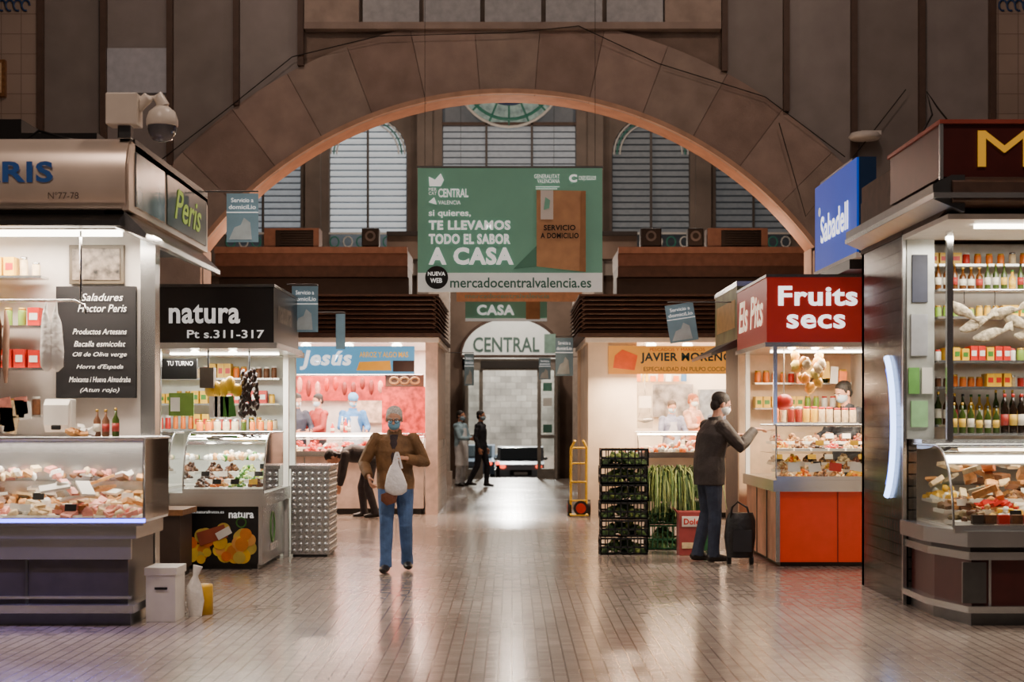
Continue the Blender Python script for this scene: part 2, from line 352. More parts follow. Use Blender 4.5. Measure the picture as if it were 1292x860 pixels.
b=B('street_bollard_light'); b.sph((-.5,55.9,.0),(.08,.05,.06),mat('#ff2010',.4,emit=8,noise=0)); b.lathe((-.5,55.96,-.9),[(.1,0),(.07,.05),(.07,.85),(.05,.93)],black,14); b.done()
# ================= banners ==============
gb=mat('#7fc0a8',.65,noise=.04,scale=2,emit=.03); bagc=mat('#c89a70',.7,noise=.1,scale=6); bagd=mat('#a87c54',.7,noise=.1); wb=mat('#e4e6e0',.6,noise=.02,emit=.22)  # slight glow in the banner cloth makes up for weak front light
b=B('hanging_banner')
b.box(-1.19,1.14,20,20.04,3.41,4.73,gb); b.box(-1.19,1.14,20,20.04,3.17,3.41,wb)
T=lambda t,px0,px1,py0,py1,m,bold=.0,**k: b.text(t,((px0+px1)/2,19.985,(py0+py1)/2),px1-px0,py1-py0,m,bold=bold,**k)
T('CENTRAL',-.93,-.55,4.36,4.47,wtext,.02); T('VALENCIA',-.93,-.65,4.27,4.32,wtext,.0); T('MER',-1.05,-.95,4.44,4.48,wtext); T('CAT',-1.05,-.95,4.39,4.43,wtext)
b.prism([(-1.04,4.5),(-.9,4.5),(-.86,4.58),(-.9,4.66),(-.97,4.58),(-1.05,4.62)],'y',19.985,19.995,wtext)
b.prism([(-.95,4.27),(-1.05,4.3),(-.98,4.36)],'y',19.985,19.995,wtext)
T('si quieres,',-1.05,-.52,4.1,4.2,wtext,.015)
T('TE LLEVAMOS',-1.05,-.02,3.95,4.07,wtext,.04); T('TODO EL SABOR',-1.05,-.02,3.77,3.9,wtext,.04); T('A CASA',-1.05,.02,3.51,3.73,wtext,.045)
b.prism([(.31,3.49),(.93,3.42),(.93,4.44),(.31,4.45)],'y',19.98,19.995,bagc)
b.prism([(.85,3.43),(.93,3.42),(.93,4.44),(.87,4.44)],'y',19.975,19.99,bagd)
b.box(.36,.52,19.97,19.99,4.08,4.45,mat('#e8e6e0',.6,noise=0)); b.prism([(.4,4.2),(.47,4.22),(.48,4.32),(.42,4.36)],'y',19.965,19.975,gb)
b.prism([(.02,3.46),(.31,3.49),(.31,3.75)],'y',19.985,19.995,mat('#5a9682',.65,noise=0))
T2=lambda t,x0,x1,z0,z1,m,bold=0: b.text(t,((x0+x1)/2,19.965,(z0+z1)/2),x1-x0,z1-z0,m,bold=bold)
T2('SERVICIO',.4,.8,3.94,4.01,blk,.03); T2('A DOMICILIO',.36,.84,3.84,3.91,blk,.03)
T('GENERALITAT',.28,.6,4.6,4.65,wtext); T('VALENCIANA',.32,.6,4.54,4.59,wtext)
T('C',.72,.82,4.55,4.65,wtext,.05); T('CONSEJO REGULADOR',.84,1.06,4.56,4.63,wtext)
for j,zz in enumerate((4.49,4.465)): b.box(.3,.6-.03*j,19.985,19.995,zz,zz+.006,wtext)
T('mercadocentralvalencia.es',-.78,1.0,3.22,3.35,mat('#3c6f5f',.6,noise=0),.015)
b.cyl((-.95,19.985,3.35),(-.95,19.998,3.35),.145,blk,n=28); T2('NUEVA',-1.06,-.84,3.37,3.42,wtext,.02); T2('WEB',-1.03,-.88,3.28,3.34,wtext,.02)
for x in(-1.1,1.05): b.cyl((x,20.02,4.73),(x,20.02,9),.003,blk,n=6)
b.cyl((-1.2,20.02,4.74),(1.15,20.02,4.74),.02,steel_d,n=8)
b.done()
b=B('hanging_banner'); b.box(-1.19,1.5,34,34.03,4.08,4.31,mat('#d89468',.6,emit=.15)); b.box(-1.0,.75,34,34.03,3.66,4.08,gb)
b.text('CASA',(-.35,33.98,3.9),.8,.22,wtext,bold=.03); b.text('mercadocentralvalencia',(-.1,33.98,4.2),1.8,.1,gb)
b.box(.3,.6,33.97,34,3.7,4.08,bagc); b.box(-1.0,.75,33.98,34,3.66,3.72,wb)
for x in(-1.1,.9): b.cyl((x,34.02,4.3),(x,34.02,9),.004,blk,n=6)
b.done()
sb=mat('#86acc0',.6,noise=.05,emit=.03); 
def small_banner(x0,x1,z0,z1,y,ax,tilt=0,face=True):
    b=B('pennant_banner'); w=x1-x0; h=z1-z0; c=((x0+x1)/2,(z0+z1)/2)
    b.M=Matrix.Translation((c[0],y,c[1]))@Matrix.Rotation(tilt,4,'Y')
    b.box(-w/2,w/2,-.006,.006,-h/2,h/2,sb)
    if w>.15:
        b.text('Servicio a',(-.0,-.012,h*.36),w*.7,h*.09,wtext,bold=.01); b.text('domiciLio',(-.0,-.012,h*.22),w*.85,h*.09,wtext,bold=.01)
        b.box(-w/2,w/2,-.01,-.006,h*.1,h*.12,wtext)
        b.prism([(-w*.42,-h*.45),(w*.3,-h*.45),(w*.25,-h*.1),(w*.05,0),(-w*.05,-h*.15),(-w*.25,-h*.2)],'y',-.012,-.008,mat('#c8dce4',.6))
    b.M=None
    b.cyl((ax,y,z1+.02),((x0 if ax>c[0] else x1),y,z1+.02),.008,steel_d,n=8)
    b.done()
small_banner(-2.7,-2.4,3.24,3.70,15.0,-2.9)
small_banner(-2.54,-2.24,2.57,3.10,18.3,-2.6)
small_banner(-2.1,-1.99,2.4,2.82,18.9,-2.6,.0)
small_banner(1.96,2.32,2.54,3.02,20,2.8,-.15)
small_banner(.74,1.04,2.3,2.95,27,1.3)
small_banner(.5,.72,2.3,2.7,29.5,1.3)
small_banner(-.9,-.72,2.2,2.8,30,-1.2)
# ============ stalls ===================
def case_glass(b,x0,x1,y0,y1,zb,zt,curve=.0,frame=steel):
    if curve:
        P=[(y0+curve*(1-math.cos(q*math.pi/2/8)),zb+(zt-zb)*math.sin(q*math.pi/2/8)) for q in range(9)]+[(y1-.02,zt)]
    else: P=[(y0,zb),(y0,zt),(y1-.02,zt)]
    b.sheet(P,'x',x0,x1,GLASS)
    for x in(x0,x1):
        b.add([(x,p[0],p[1]) for p in P+[(y1-.02,zb)]],[tuple(range(len(P)+1))],GLASS)
        b.loft([(x,p[0],p[1]) for p in P],.01,frame,6)
    b.cyl((x0,P[-2][0],zt),(x1,P[-2][0],zt),.014,frame,n=8); b.cyl((x0,y1-.02,zt),(x1,y1-.02,zt),.014,frame,n=8)
    b.box(x0,x1,y0-.03,y0+.02,zb-.04,zb+.02,frame)
def trays(b,x0,x1,y0,y1,z,nx,ny,pal,s0=.018,s1=.035,n=28,kind='s'):
    for i in range(nx):
        for j in range(ny):
            xa=x0+(x1-x0)*i/nx+.01; xb=x0+(x1-x0)*(i+1)/nx-.01; ya=y0+(y1-y0)*j/ny+.01; yb=y0+(y1-y0)*(j+1)/ny-.01; zz=z+j*.07
            b.box(xa,xb,ya,yb,zz,zz+.03,white); ms=random.choice(pal)
            b.heap(xa+.02,xb-.02,ya+.02,yb-.02,zz+.03,.09,n,ms,s0,s1,kind)
            if R()<.5: b.rbox(((xa+xb)/2,ya+.01,zz+.09),(.09,.004,.055),(-.3,0,U(-.2,.2)),random.choice([white,black,yellow]))
def shelf(b,x0,x1,y,z,dep,goods,step,hr=(.14,.22),rr=(.03,.042),m=steel):
    b.box(x0,x1,y,y+dep,z-.02,z,m); x=x0+step/2
    while x<x1-step/3:
        g=random.choice(goods); h=U(*hr); r=min(U(*rr),step*.46); run=random.choice((1,2,3))
        while run>0 and x<x1-step/3:
            if g[0]=='b': b.bottle(x,y+dep/2,z,h*1.4,r,g[1],g[2])
            elif g[0]=='j': b.jar(x,y+dep/2,z,h*.75,r,g[1],g[2])
            else:
                b.rbox((x,y+dep/2,z+h*.4),(step*.85,dep*.6,h*.8),(0,0,U(-.1,.1)),g[1]); b.rbox((x,y+dep*.2,z+h*.4),(step*.6,.004,h*.3),(0,0,0),g[2])
            x+=step; run-=1
gold=mat('#c9a13c',.3,.4)
G_jars=[('j',orange,gold),('j',brown,white),('j',oliveg,gold),('j',red,white),('j',pale,steel),('x',yellow,red)]
G_bot=[('b',oliveg,gold),('b',mat('#20150e',.15),red),('b',oliveg,black),('b',mat('#5a3410',.15),gold),('b',mat('#c89a28',.2),green)]
G_can=[('j',yellow,gold),('j',mat('#7fa03a'),gold),('x',red,white),('x',yellow,green),('j',white,red)]
pw=mat('#ece4dc',.45,noise=.04)
# ---- left front stall (y=12..15)
b=B('market_stall')
b.box(-6.5,-2.93,13.0,13.12,0,3.1,pw); b.box(-3.04,-2.92,12.97,13.14,0,3.1,steel)
b.box(-6.5,-3.5,13.12,15.0,0,3.1,pw)
b.box(-6.5,-2.95,12.05,15.05,3.1,3.16,dark)
fas=mat('#f0e0d0',.3,.5,noise=.12,scale=1.5)
b.prism([(12.3,3.15),(12.08,3.15),(12.0,3.17),(11.965,3.24),(11.955,3.34),(11.965,3.46),(11.995,3.57),(12.05,3.66),(12.14,3.71),(12.3,3.73)],'x',-6.5,-2.92,fas,True)
b.box(-6.5,-2.9,12.2,15.1,3.6,3.72,steel_d)
sidep=mat('#3a4a3e',.25,noise=.3,scale=4)
b.prism([(12.0,3.15),(15.1,3.15),(15.1,3.66),(12.1,3.68),(11.99,3.5)],'x',-2.95,-2.9,fas)
b.prism([(13.3,3.2),(15.0,3.2),(15.0,3.62),(13.3,3.62)],'x',-2.9,-2.89,sidep)
b.text('Peris',(-2.885,14.15,3.42),1.15,.27,mat('#a8c450',.5,emit=.35,noise=0),'+x',.01,.35)
b.prism([(12.2,3.2),(13.2,3.2),(13.2,3.62),(12.2,3.62)],'x',-2.9,-2.89,mat('#8a9aa0',.2,.5,noise=.5,scale=5))
b.prism([(-2.95,3.15),(-2.78,2.98),(-2.78,2.94),(-3.1,3.06),(-3.1,3.15)],'y',12.05,15.1,steel)
b.prism([(12.1,3.15),(11.9,3.06),(11.9,3.02),(12.3,3.05),(12.3,3.15)],'x',-6.5,-2.95,steel_d)
b.text('PARIS',(-3.83,11.945,3.43),.74,.16,mat('#2a5fb0',.5,noise=0),bold=.03); b.text('Nº77-78',(-3.38,11.94,3.25),.23,.05,brownm)
b.box(-6.5,-3.3,12.6,14.6,3.72,3.84,black); b.box(-4.4,-3.9,12.6,13.2,3.84,3.95,black)
b.loft([(-3.85,12.4,3.72),(-3.7,12.4,3.82),(-3.4,12.4,3.74),(-3.1,12.4,3.73)],.012,blk,6)
b.loft([(-5,12.5,2.5),(-3.45,12.5,2.5),(-3.37,12.5,2.47),(-3.36,12.5,2.4)],.012,chrome,8); b.cyl((-3.4,12.5,3.05),(-3.4,12.5,2.5),.01,chrome,n=8)
for z,G,st in((2.72,G_jars,.1),(2.32,G_can,.11),(1.98,G_can,.11),(1.6,G_jars,.1)): shelf(b,-4.9,-3.78,12.72,z,.22,G,st)
for i in range(4):
    x=-4.16+i*.06; b.loft([(x,12.45,2.42),(x+.01,12.45,2.3),(x,12.45,2.0),(x+.005,12.45,1.85)],[.01,.025,.028,.012],[brown,mat('#b89078',.5)][i%2],8)
b.box(-6.5,-3.1,12.5,12.62,3.02,3.06,ledw)
for i in range(8): b.rbox((-3.95+U(-.08,.08),12.6,1.6+U(-.1,.1)),(.1,.02,.14),(0,U(-.3,.3),0),random.choice([white,pink,pale]))
b.done()
b=B('chalkboard_menu'); b.box(-3.72,-3.07,12.93,12.98,1.74,2.65,mat('#16161a',.7)); 
for i,(t,w) in enumerate((('Saladures',.34),('Hector Peris',.40),('Productos Artesans',.44),('Bacalla esmicolat',.42),('Oli de Oliva verge',.44),("Horra d'Espada",.38),('Moixama i Hueva Almadraba',.5),('(Atun rojo)',.32))):
    b.text(t,(-3.34 if i<2 else -3.36,12.92,[2.56,2.47,2.28,2.18,2.09,1.99,1.89,1.8][i]),w,.045 if i>1 else .06,wtext,'-y',.0,.3)
b.done(bevel=.004)
b=B('framed_photograph'); b.box(-3.62,-3.17,12.95,12.99,2.67,2.99,mat('#5a5040',.4)); b.box(-3.59,-3.2,12.94,12.95,2.70,2.96,mat('#7a6e62',.4,noise=.7,scale=14)); b.done(bevel=.004)
b=B('paper_towel_dispenser'); b.box(-3.77,-3.55,12.78,12.92,1.46,1.73,white); b.prism([(12.78,1.46),(12.72,1.52),(12.72,1.68),(12.78,1.73)],'x',-3.76,-3.56,white); b.box(-3.7,-3.62,12.71,12.73,1.48,1.52,black); b.done(bevel=.02)
b=B('hanging_plastic_bag'); bagm=mat('#eceae6',.5,noise=.08,bump=.6,bscale=25)
for x in(-3.66,-3.58): b.loft([(x,12.46,2.49),(x-.01,12.46,2.4),(x,12.46,2.32),(x+.01,12.44,2.1),(x+.01,12.44,1.98),(x,12.46,1.95)],[(.005,.005),(.02,.015),(.04,.03),(.055,.04),(.05,.04),(.02,.02)],bagm,12)
b.done()
b=B('display_counter'); pgr=mat('#4a4546',.35,noise=.1)
b.box(-6.3,-2.93,12.1,12.95,.12,.74,pgr); b.box(-6.3,-2.85,12.02,12.95,.66,.78,steel); b.box(-6.3,-2.9,12.05,12.95,.0,.1,steel_d); b.box(-6.3,-2.86,11.98,12.95,.1,.16,steel)
b.box(-6.3,-2.9,12.06,12.1,.2,.22,steel); b.box(-6.3,-2.9,12.06,12.1,.5,.66,steel)
for x in(-5.4,-4.5,-3.7): b.box(x-.01,x+.01,12.08,12.1,.16,.66,steel_d)
b.box(-6.3,-2.8,12.05,12.9,.78,.80,white)
case_glass(b,-6.3,-2.79,12.02,12.9,.8,1.42)
b.box(-6.3,-2.79,12.5,12.9,1.08,1.085,GLASS); b.box(-6.3,-2.78,11.985,12.02,.785,.812,ledb)
b.box(-6.3,-2.8,12.88,12.92,.8,1.42,steel)
pal=[[pale,white],[tan,pale],[pink,pale],[white,tan],[brown,tan],[pink,tan]]
trays(b,-6.0,-2.85,12.1,12.8,.8,9,2,pal,.03,.06,26,'m')
b.lathe((-4.2,12.2,.86),[(.1,0),(.13,.22),(.14,.24),(.12,.24),(.11,.2)],white,20); b.heap(-4.29,-4.11,12.12,12.3,1.06,.05,40,[brown,tan],.012,.02)
for i in range(14): b.rbox((U(-4.0,-2.95),U(12.15,12.7),U(.95,1.08)),(U(.12,.28),U(.06,.12),.02),(U(-.4,.4),U(-.5,.2),U(0,3)),random.choice([pale,tan,white,pink]))
b.heap(-4.6,-2.9,12.55,12.85,1.1,.08,70,[pale,tan,white,pink,brown],.02,.05,'m')
for x in(-3.35,-3.28,-3.2): b.bottle(x,12.8,1.42,U(.18,.24),.03,random.choice([oliveg,brown]),gold)
b.heap(-3.6,-3.35,12.65,12.88,1.43,.1,16,[white,tan],.03,.04,'b'); b.box(-3.6,-2.95,12.6,12.92,1.40,1.425,steel)
b.done()
b=B('styrofoam_box'); b.box(-2.83,-2.6,12.25,12.6,0,.38,white); b.box(-2.84,-2.59,12.24,12.61,.36,.42,white); b.box(-2.76,-2.66,12.235,12.24,.25,.27,black); b.done(bevel=.012)
b=B('yellow_tin'); b.lathe((-2.48,12.75,0),[(.075,0),(.075,.22),(.07,.24)],yellow,20); b.loft([(-2.52,12.62,.0),(-2.52,12.62,.12),(-2.53,12.62,.24),(-2.52,12.62,.32),(-2.5,12.62,.4)],[(.05,.05),(.07,.05),(.06,.05),(.02,.02),(.04,.02)],bagm,12); b.done()
b=B('security_camera'); iv=mat('#e0d8cc',.35,noise=.03)
b.box(-3.08,-2.84,12.0,12.2,3.80,4.04,iv); b.loft([(-2.86,12.1,3.94),(-2.78,12.1,4.02),(-2.7,12.1,4.03),(-2.66,12.1,3.95)],[.045,.045,.045,.05],iv,12)
b.box(-3.0,-2.9,12.05,12.15,3.7,3.82,steel_d)
b.lathe((-2.67,12.1,3.68),[(.02,0),(.07,.015),(.1,.06),(.11,.1),(.115,.13)],mat('#6a6a70',.1,.3),20); b.lathe((-2.67,12.1,3.80),[(.12,0),(.12,.05),(.10,.11),(.04,.16)],iv,20)
b.done(bevel=.01)
# ---- natura stall
b=B('market_stall'); nb=mat('#141416',.3,noise=.1)
b.box(-3.9,-2.48,16.5,18.4,2.36,2.94,nb); b.box(-3.9,-2.44,16.45,18.45,2.30,2.36,steel); b.box(-3.9,-2.47,16.48,18.4,2.94,2.97,steel_d)
b.text('natura',(-3.2,16.49,2.66),.74,.2,wtext,bold=.025); b.text('Pt s.311-317',(-2.98,16.49,2.45),.8,.085,wtext,bold=.01)
b.text('natura',(-2.475,17.3,2.7),1.0,.22,mat('#8a8a84',.5,noise=0),'+x',.02)
wallw=mat('#d4d8d0',.5,noise=.08)
b.box(-4.6,-2.6,19.0,19.1,0,2.9,wallw); b.box(-4.6,-4.5,16.5,19,0,2.9,wallw); b.box(-4.6,-2.5,18.4,19.1,2.3,2.36,white)
b.box(-2.62,-2.56,18.15,18.22,0,2.35,white); b.box(-3.72,-3.68,16.6,16.66,1.4,2.3,steel)
for z,G,st in((2.05,G_jars,.09),(1.75,G_can,.1),(1.45,G_jars,.09)): shelf(b,-4.4,-2.75,18.7,z,.25,G,st)
shelf(b,-3.6,-2.7,17.9,1.43,.25,G_jars,.1)
b.box(-3.8,-3.42,17.2,17.24,2.0,2.22,black); b.text('TU TURNO',(-3.6,17.19,2.17),.28,.05,wtext)
b.box(-3.72,-3.45,17.18,17.2,1.6,1.85,mat('#6f8f3c',.5)); b.box(-3.7,-3.6,17.17,17.18,1.65,1.8,white)
b.box(-3.35,-3.2,17.0,17.15,1.9,2.12,mat('#5a5048',.5)); b.cyl((-3.27,17.07,2.12),(-3.27,17.07,2.3),.01,black)
for i in range(5): b.sph((-3.25+.07*i,17.1,U(1.85,1.95)),(.06,.05,U(.07,.11)),yellow,2,jit=.1)
for i in range(4): b.rbox((-3.2+.06*i,17.0,1.7),(.09,.04,.22),(0,U(-.2,.2),0),random.choice([yellow,green,white]))
for i in range(90):
    q=R()*6.28; z=U(1.6,2.08); b.sph((-2.85+.1*math.cos(q)*(1-(z-1.6)*.6),17.2+.1*math.sin(q),z),(.022,.022,.05),mat('#2e1712',.4),1,(U(-.5,.5),U(-.5,.5),0))
b.cyl((-2.85,17.2,2.05),(-2.85,17.2,2.3),.008,blk)
for x in(-3.35,-2.95): b.sph((x,16.75,2.27),(.05,.05,.03),ledw)
b.box(-3.8,-2.6,17.6,17.7,2.28,2.30,ledw)
b.done()
b=B('display_counter')
b.box(-3.5,-2.62,16.52,18.2,.06,.66,nb); b.box(-3.55,-2.55,16.42,18.25,.66,.80,steel); b.box(-2.64,-2.6,16.5,18.2,.05,.66,steel); b.box(-3.48,-2.66,16.56,18.15,0,.06,black)
b.box(-3.4,-2.62,16.5,18.1,.8,.83,white)
case_glass(b,-3.42,-2.58,16.48,17.9,.82,1.42,.45)
trays(b,-3.38,-2.62,16.6,17.7,.82,4,3,[[green,mat('#b8c46a')],[brown,mat('#3a2416')],[mat('#502818'),brown],[tan,orange],[mat('#502818'),brown],[yellow,pale]],.02,.035,30)
b.box(-3.4,-2.6,17.2,17.8,1.12,1.125,GLASS); b.heap(-3.35,-2.65,17.25,17.75,1.14,.07,60,[pale,white,green,tan],.03,.05)
for i in range(44):
    x=U(-3.44,-2.72); z=U(.0,.28)-abs(x+3.0)*.12
    r=U(.045,.085); c=random.choice([orange,yellow,mat('#d8842a'),mat('#e6c23a'),mat('#e0a050'),mat('#c8b04a')]); z=max(z,0)+r+.06
    b.cyl((x,16.515-.0003*i,z),(x,16.51-.0003*i,z),r,c,n=18)
b.rbox((-3.12,16.495,.36),(.3,.006,.14),(0,-.3,0),mat('#9a4a32',.5)); b.rbox((-3.0,16.49,.38),(.16,.006,.08),(0,-.5,0),white)
b.text('natura',(-2.82,16.51,.57),.26,.07,wtext,bold=.02); b.text('www.naturafrutos.es',(-3.2,16.51,.6),.4,.03,wtext)
b.torus((-2.82,16.51,.49),.05,.05,.008,green,'y',12)
b.torus((-2.6,17.2,.4),.14,.16,.012,green,'x',16); b.text('natura',(-2.595,17.3,.2),.5,.1,white,'+x',.02)
b.done()
b=B('refrigerated_display_case')
b.box(-4.3,-3.6,16.4,17.3,.0,.8,nb); case_glass(b,-4.3,-3.56,16.38,17.2,.82,1.42,.4); trays(b,-4.25,-3.6,16.5,17.1,.82,4,2,[[pink,red],[white,pale]],.02,.04,24)
b.box(-4.3,-3.555,16.36,17.25,.78,.83,steel); b.done()
b=B('wooden_counter'); b.box(-3.75,-3.22,15.5,16.2,.62,.68,wood); b.box(-3.7,-3.26,15.55,16.15,.08,.62,mat('#3a2a22',.5)); b.box(-3.68,-3.28,15.58,16.12,0,.08,black); b.box(-3.7,-3.5,15.54,15.55,.1,.6,wood); b.done(bevel=.008)
b=B('embossed_metal_cabinet'); b.box(-2.51,-2.08,18.0,18.8,.03,1.03,steel); b.box(-2.49,-2.1,18.02,18.78,0,.03,black); b.box(-2.53,-2.06,17.98,18.82,1.0,1.04,steel)
for i in range(6):
    for j in range(13): b.sph((-2.475+.072*i,18.0,.07+.073*j),(.033,.018,.033),steel,1)
for i in range(10):
    for j in range(13): b.sph((-2.08,18.06+.075*i,.07+.073*j),(.016,.033,.033),steel,1)
b.done()
# ---- stalls at y=26
def louver_roof(name,x0,x1,y0,y1,z0,z1):
    b=B(name); b.box(x0+.05,x1-.05,y0+.1,y1,z0,z1,brownm); z=z0+.05
    lm=mat('#5e463a',.5,noise=.1)
    while z<z1:
        b.rbox(((x0+x1)/2,y0+.05,z),(x1-x0,.12,.015),(.6,0,0),lm)
        b.rbox((x1 if x1<0 else x0,(y0+y1)/2,z),(.12,y1-y0,.015),(0,.6 if x1<0 else -.6,0),lm); z+=.075
    b.box(x0-.05,x1+.05,y0-.05,y1+.05,z1,z1+.03,lm); b.box(x0-.08,x1+.08,y0-.1,y1+.05,z0-.06,z0,brownm); b.done()
louver_roof('louvered_canopy',-3.9,-1.25,26,30,2.97,3.58)
louver_roof('louvered_canopy',1.15,4.4,26,30,2.97,3.58)
tileside=tilemat('cream_tiles','#e6d6c6','#dcccba','#b8a898',.15,.15,.3,mortar=.03,vert=True,offset=0)
b=B('market_stall')
b.box(-1.42,-1.22,26,26.2,0,2.85,mat('#e6cabc',.4)); b.box(-1.36,-1.24,26.2,30,0,1.2,tileside); b.box(-1.34,-1.26,26.2,30,1.2,2.85,mat('#d0c0b2',.4))
b.box(-4.2,-4.1,26,30,0,2.85,pw); b.box(-4.2,-1.3,29.0,29.1,0,2.85,mat('#e0d4ca',.5,noise=.2,scale=3)); b.box(-4.2,-1.2,25.95,30,2.82,2.9,white)
b.box(-4.1,-1.4,26.9,29.0,0,.3,steel_d)
b.box(-4.2,-1.6,26.0,26.06,2.3,2.76,mat('#1e5a88',.5,emit=.75,noise=.25,scale=3,ecol='#6fb8e0')); b.text('Jesús',(-3.05,25.98,2.53),.85,.32,mat('#f4f8fa',.5,emit=1.2,noise=0),bold=.035,shear=.2)
b.text('ARROZ Y ALGO MAS',(-2.1,25.96,2.62),.8,.09,mat('#f0c030',.5,emit=.5,noise=0),bold=.02); b.prism([(-2.55,2.36),(-1.98,2.36),(-2.0,2.52),(-2.5,2.5)],'y',25.97,25.99,mat('#e8a22a',.5,emit=.6))
b.box(-1.95,-1.6,25.95,26,2.34,2.52,mat('#3a2020',.5))
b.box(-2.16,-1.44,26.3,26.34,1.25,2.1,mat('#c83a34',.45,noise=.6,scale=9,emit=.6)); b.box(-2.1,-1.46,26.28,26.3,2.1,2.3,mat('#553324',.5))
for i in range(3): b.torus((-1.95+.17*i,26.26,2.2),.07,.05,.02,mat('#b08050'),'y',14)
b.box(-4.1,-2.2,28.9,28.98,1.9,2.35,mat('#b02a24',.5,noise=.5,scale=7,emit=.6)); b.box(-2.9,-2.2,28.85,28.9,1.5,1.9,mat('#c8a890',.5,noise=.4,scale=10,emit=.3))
for i in range(14):
    x=-3.95+i*.16; b.sph((x,28.3,U(2.1,2.2)),(.05,.05,U(.1,.16)),random.choice([pink,red,mat('#7a2018')]),2)
b.cyl((-4,28.3,2.35),(-1.6,28.3,2.35),.015,chrome)
for x in(-3.4,-2.7,-1.9): b.sph((x,26.15,2.78),(.09,.09,.04),ledw)
b.done()
b=B('meat_counter'); b.box(-4.1,-1.45,26.0,26.8,.1,.95,mat('#dcc4b6',.35,noise=.1)); b.box(-4.1,-1.42,25.95,26.85,.95,1.02,steel); b.box(-4.0,-1.5,26.05,26.7,0,.1,black)
case_glass(b,-4.1,-1.45,25.97,26.8,1.02,1.32,.2); trays(b,-4.0,-1.5,26.1,26.7,1.0,9,2,[[red,pink],[pink,white],[mat('#a02a20'),red],[pale,white]],.03,.05,22)
for x in(-3.4,-2.4,-1.9): b.box(x-.01,x+.01,25.98,26,.12,.94,steel)
for i in range(5): b.bottle(U(-3.1,-2.6),26.6,1.32,U(.15,.3),.035,random.choice([white,red,steel]),white)
b.done()
b=B('market_stall')
cw=mat('#ecdcc6',.45,noise=.1,scale=2)
b.box(1.25,2.05,26.0,26.1,0,2.85,cw); b.box(1.25,1.33,26.1,30,0,2.85,cw); b.box(1.2,4.6,29,29.1,0,2.85,cw); b.box(4.5,4.6,26,29,0,2.85,cw); b.box(1.2,4.6,25.95,30,2.82,2.9,white)
b.box(2.1,4.4,26.3,29.0,0,.3,steel_d)
b.box(1.58,3.7,25.9,25.96,2.3,2.76,mat('#a8641c',.5,emit=.65,noise=.2,scale=3,ecol='#f0a03c')); b.text('JAVIER MORENO',(2.85,25.88,2.56),1.5,.18,mat('#0c3a4a',.5,noise=0),bold=.03); b.text('ESPECIALIDAD EN PULPO COCIDO',(2.85,25.88,2.38),1.4,.07,mat('#0c3440',.5,noise=0))
b.text('PESCADOS Y MARISCOS',(2.7,25.88,2.7),.9,.05,red); b.prism([(1.65,2.4),(2.0,2.36),(2.05,2.6),(1.8,2.7),(1.68,2.6)],'y',25.87,25.9,mat('#d85010',.5,emit=.3))
b.box(2.5,3.3,28.9,28.98,1.6,2.2,mat('#8a8480',.4,noise=.5,scale=6)); b.box(2.2,2.45,27.6,27.9,1.4,2.2,mat('#c4bcb0',.3,.4)); b.box(3.4,4.2,28.7,28.98,1.2,2.1,mat('#8a94a0',.3,.3,noise=.3))
for i in range(8): b.box(2.1+.14*i,2.2+.14*i,28.85,28.9,2.25,2.35+.03*(i%3),random.choice([white,yellow,mat('#3a6a9a'),orange]))
for x in(1.75,2.3,2.9,3.5): b.sph((x,26.2,2.79),(.09,.09,.04),ledw); b.cyl((x,26.2,2.8),(x,26.2,2.83),.03,steel)
b.done()
b=B('fish_counter'); b.box(1.75,4.3,25.2,25.9,.08,.95,cw); b.box(1.7,4.3,25.1,25.95,.95,1.02,steel); b.box(1.85,4.2,25.25,25.85,0,.08,black)
case_glass(b,2.0,4.3,25.12,25.9,1.02,1.35,.2); b.heap(1.8,4.2,25.2,25.8,1.02,.16,240,[white,pink,pale,orange,mat('#c0c4c8')],.04,.07)
b.done()
b=B('hanging_scale'); b.box(2.12,2.32,26.4,26.6,1.75,1.95,white); b.cyl((2.22,26.5,1.95),(2.22,26.5,2.82),.012,steel); b.lathe((2.22,26.5,1.5),[(.02,0),(.14,.03),(.16,.07)],steel,18)
for s_ in(-.12,.12): b.cyl((2.22+s_,26.5,1.56),(2.22+s_*.5,26.5,1.76),.005,steel,n=6)
b.done()
# ---- balcony beams, ACs, boxes
for x0,x1 in((-5.6,-1.97),(2.0,5.6)):
    b=B('balcony_ledge'); bb=mat('#74564a',.6,noise=.15)
    b.box(x0,x1,29.9,31.5,4.45,4.75,bb); b.box(x0,x1,29.8,29.95,4.68,4.80,mat('#9a7868',.6)); b.box(x0,x1,29.95,31.3,4.25,4.45,brownm); b.box(x0,x1,30.3,31.3,3.6,4.25,dark)
    for i in range(6):
        x=x0+.2+i*(x1-x0-.4)/5; b.prism([(30.0,4.45),(30.9,4.45),(30.9,4.05)],'x',x-.04,x+.04,brownm)
    for x in(x0+.3,x1-.3): b.box(x-.12,x+.12,30.4,30.64,0,4.25,dark)
    b.done()
def ac(x,w=1.05):
    b=B('air_conditioner_unit'); c=mat('#9a7868',.5)
    b.box(x-w/2,x+w/2,30.2,30.7,4.8,5.2,c)
    for i in range(7): b.rbox((x+.1,30.18,4.86+.045*i),(w*.6,.03,.01),(.5,0,0),black)
    b.box(x-.2-w*.1,x+.1+w*.3,30.185,30.2,4.84,5.16,black)
    for s_ in(-1,1): b.box(x+s_*w*.4-.04,x+s_*w*.4+.04,30.2,30.6,4.75,4.81,black)
    b.done(bevel=.015)
ac(-4.2); ac(4.3,1.15)
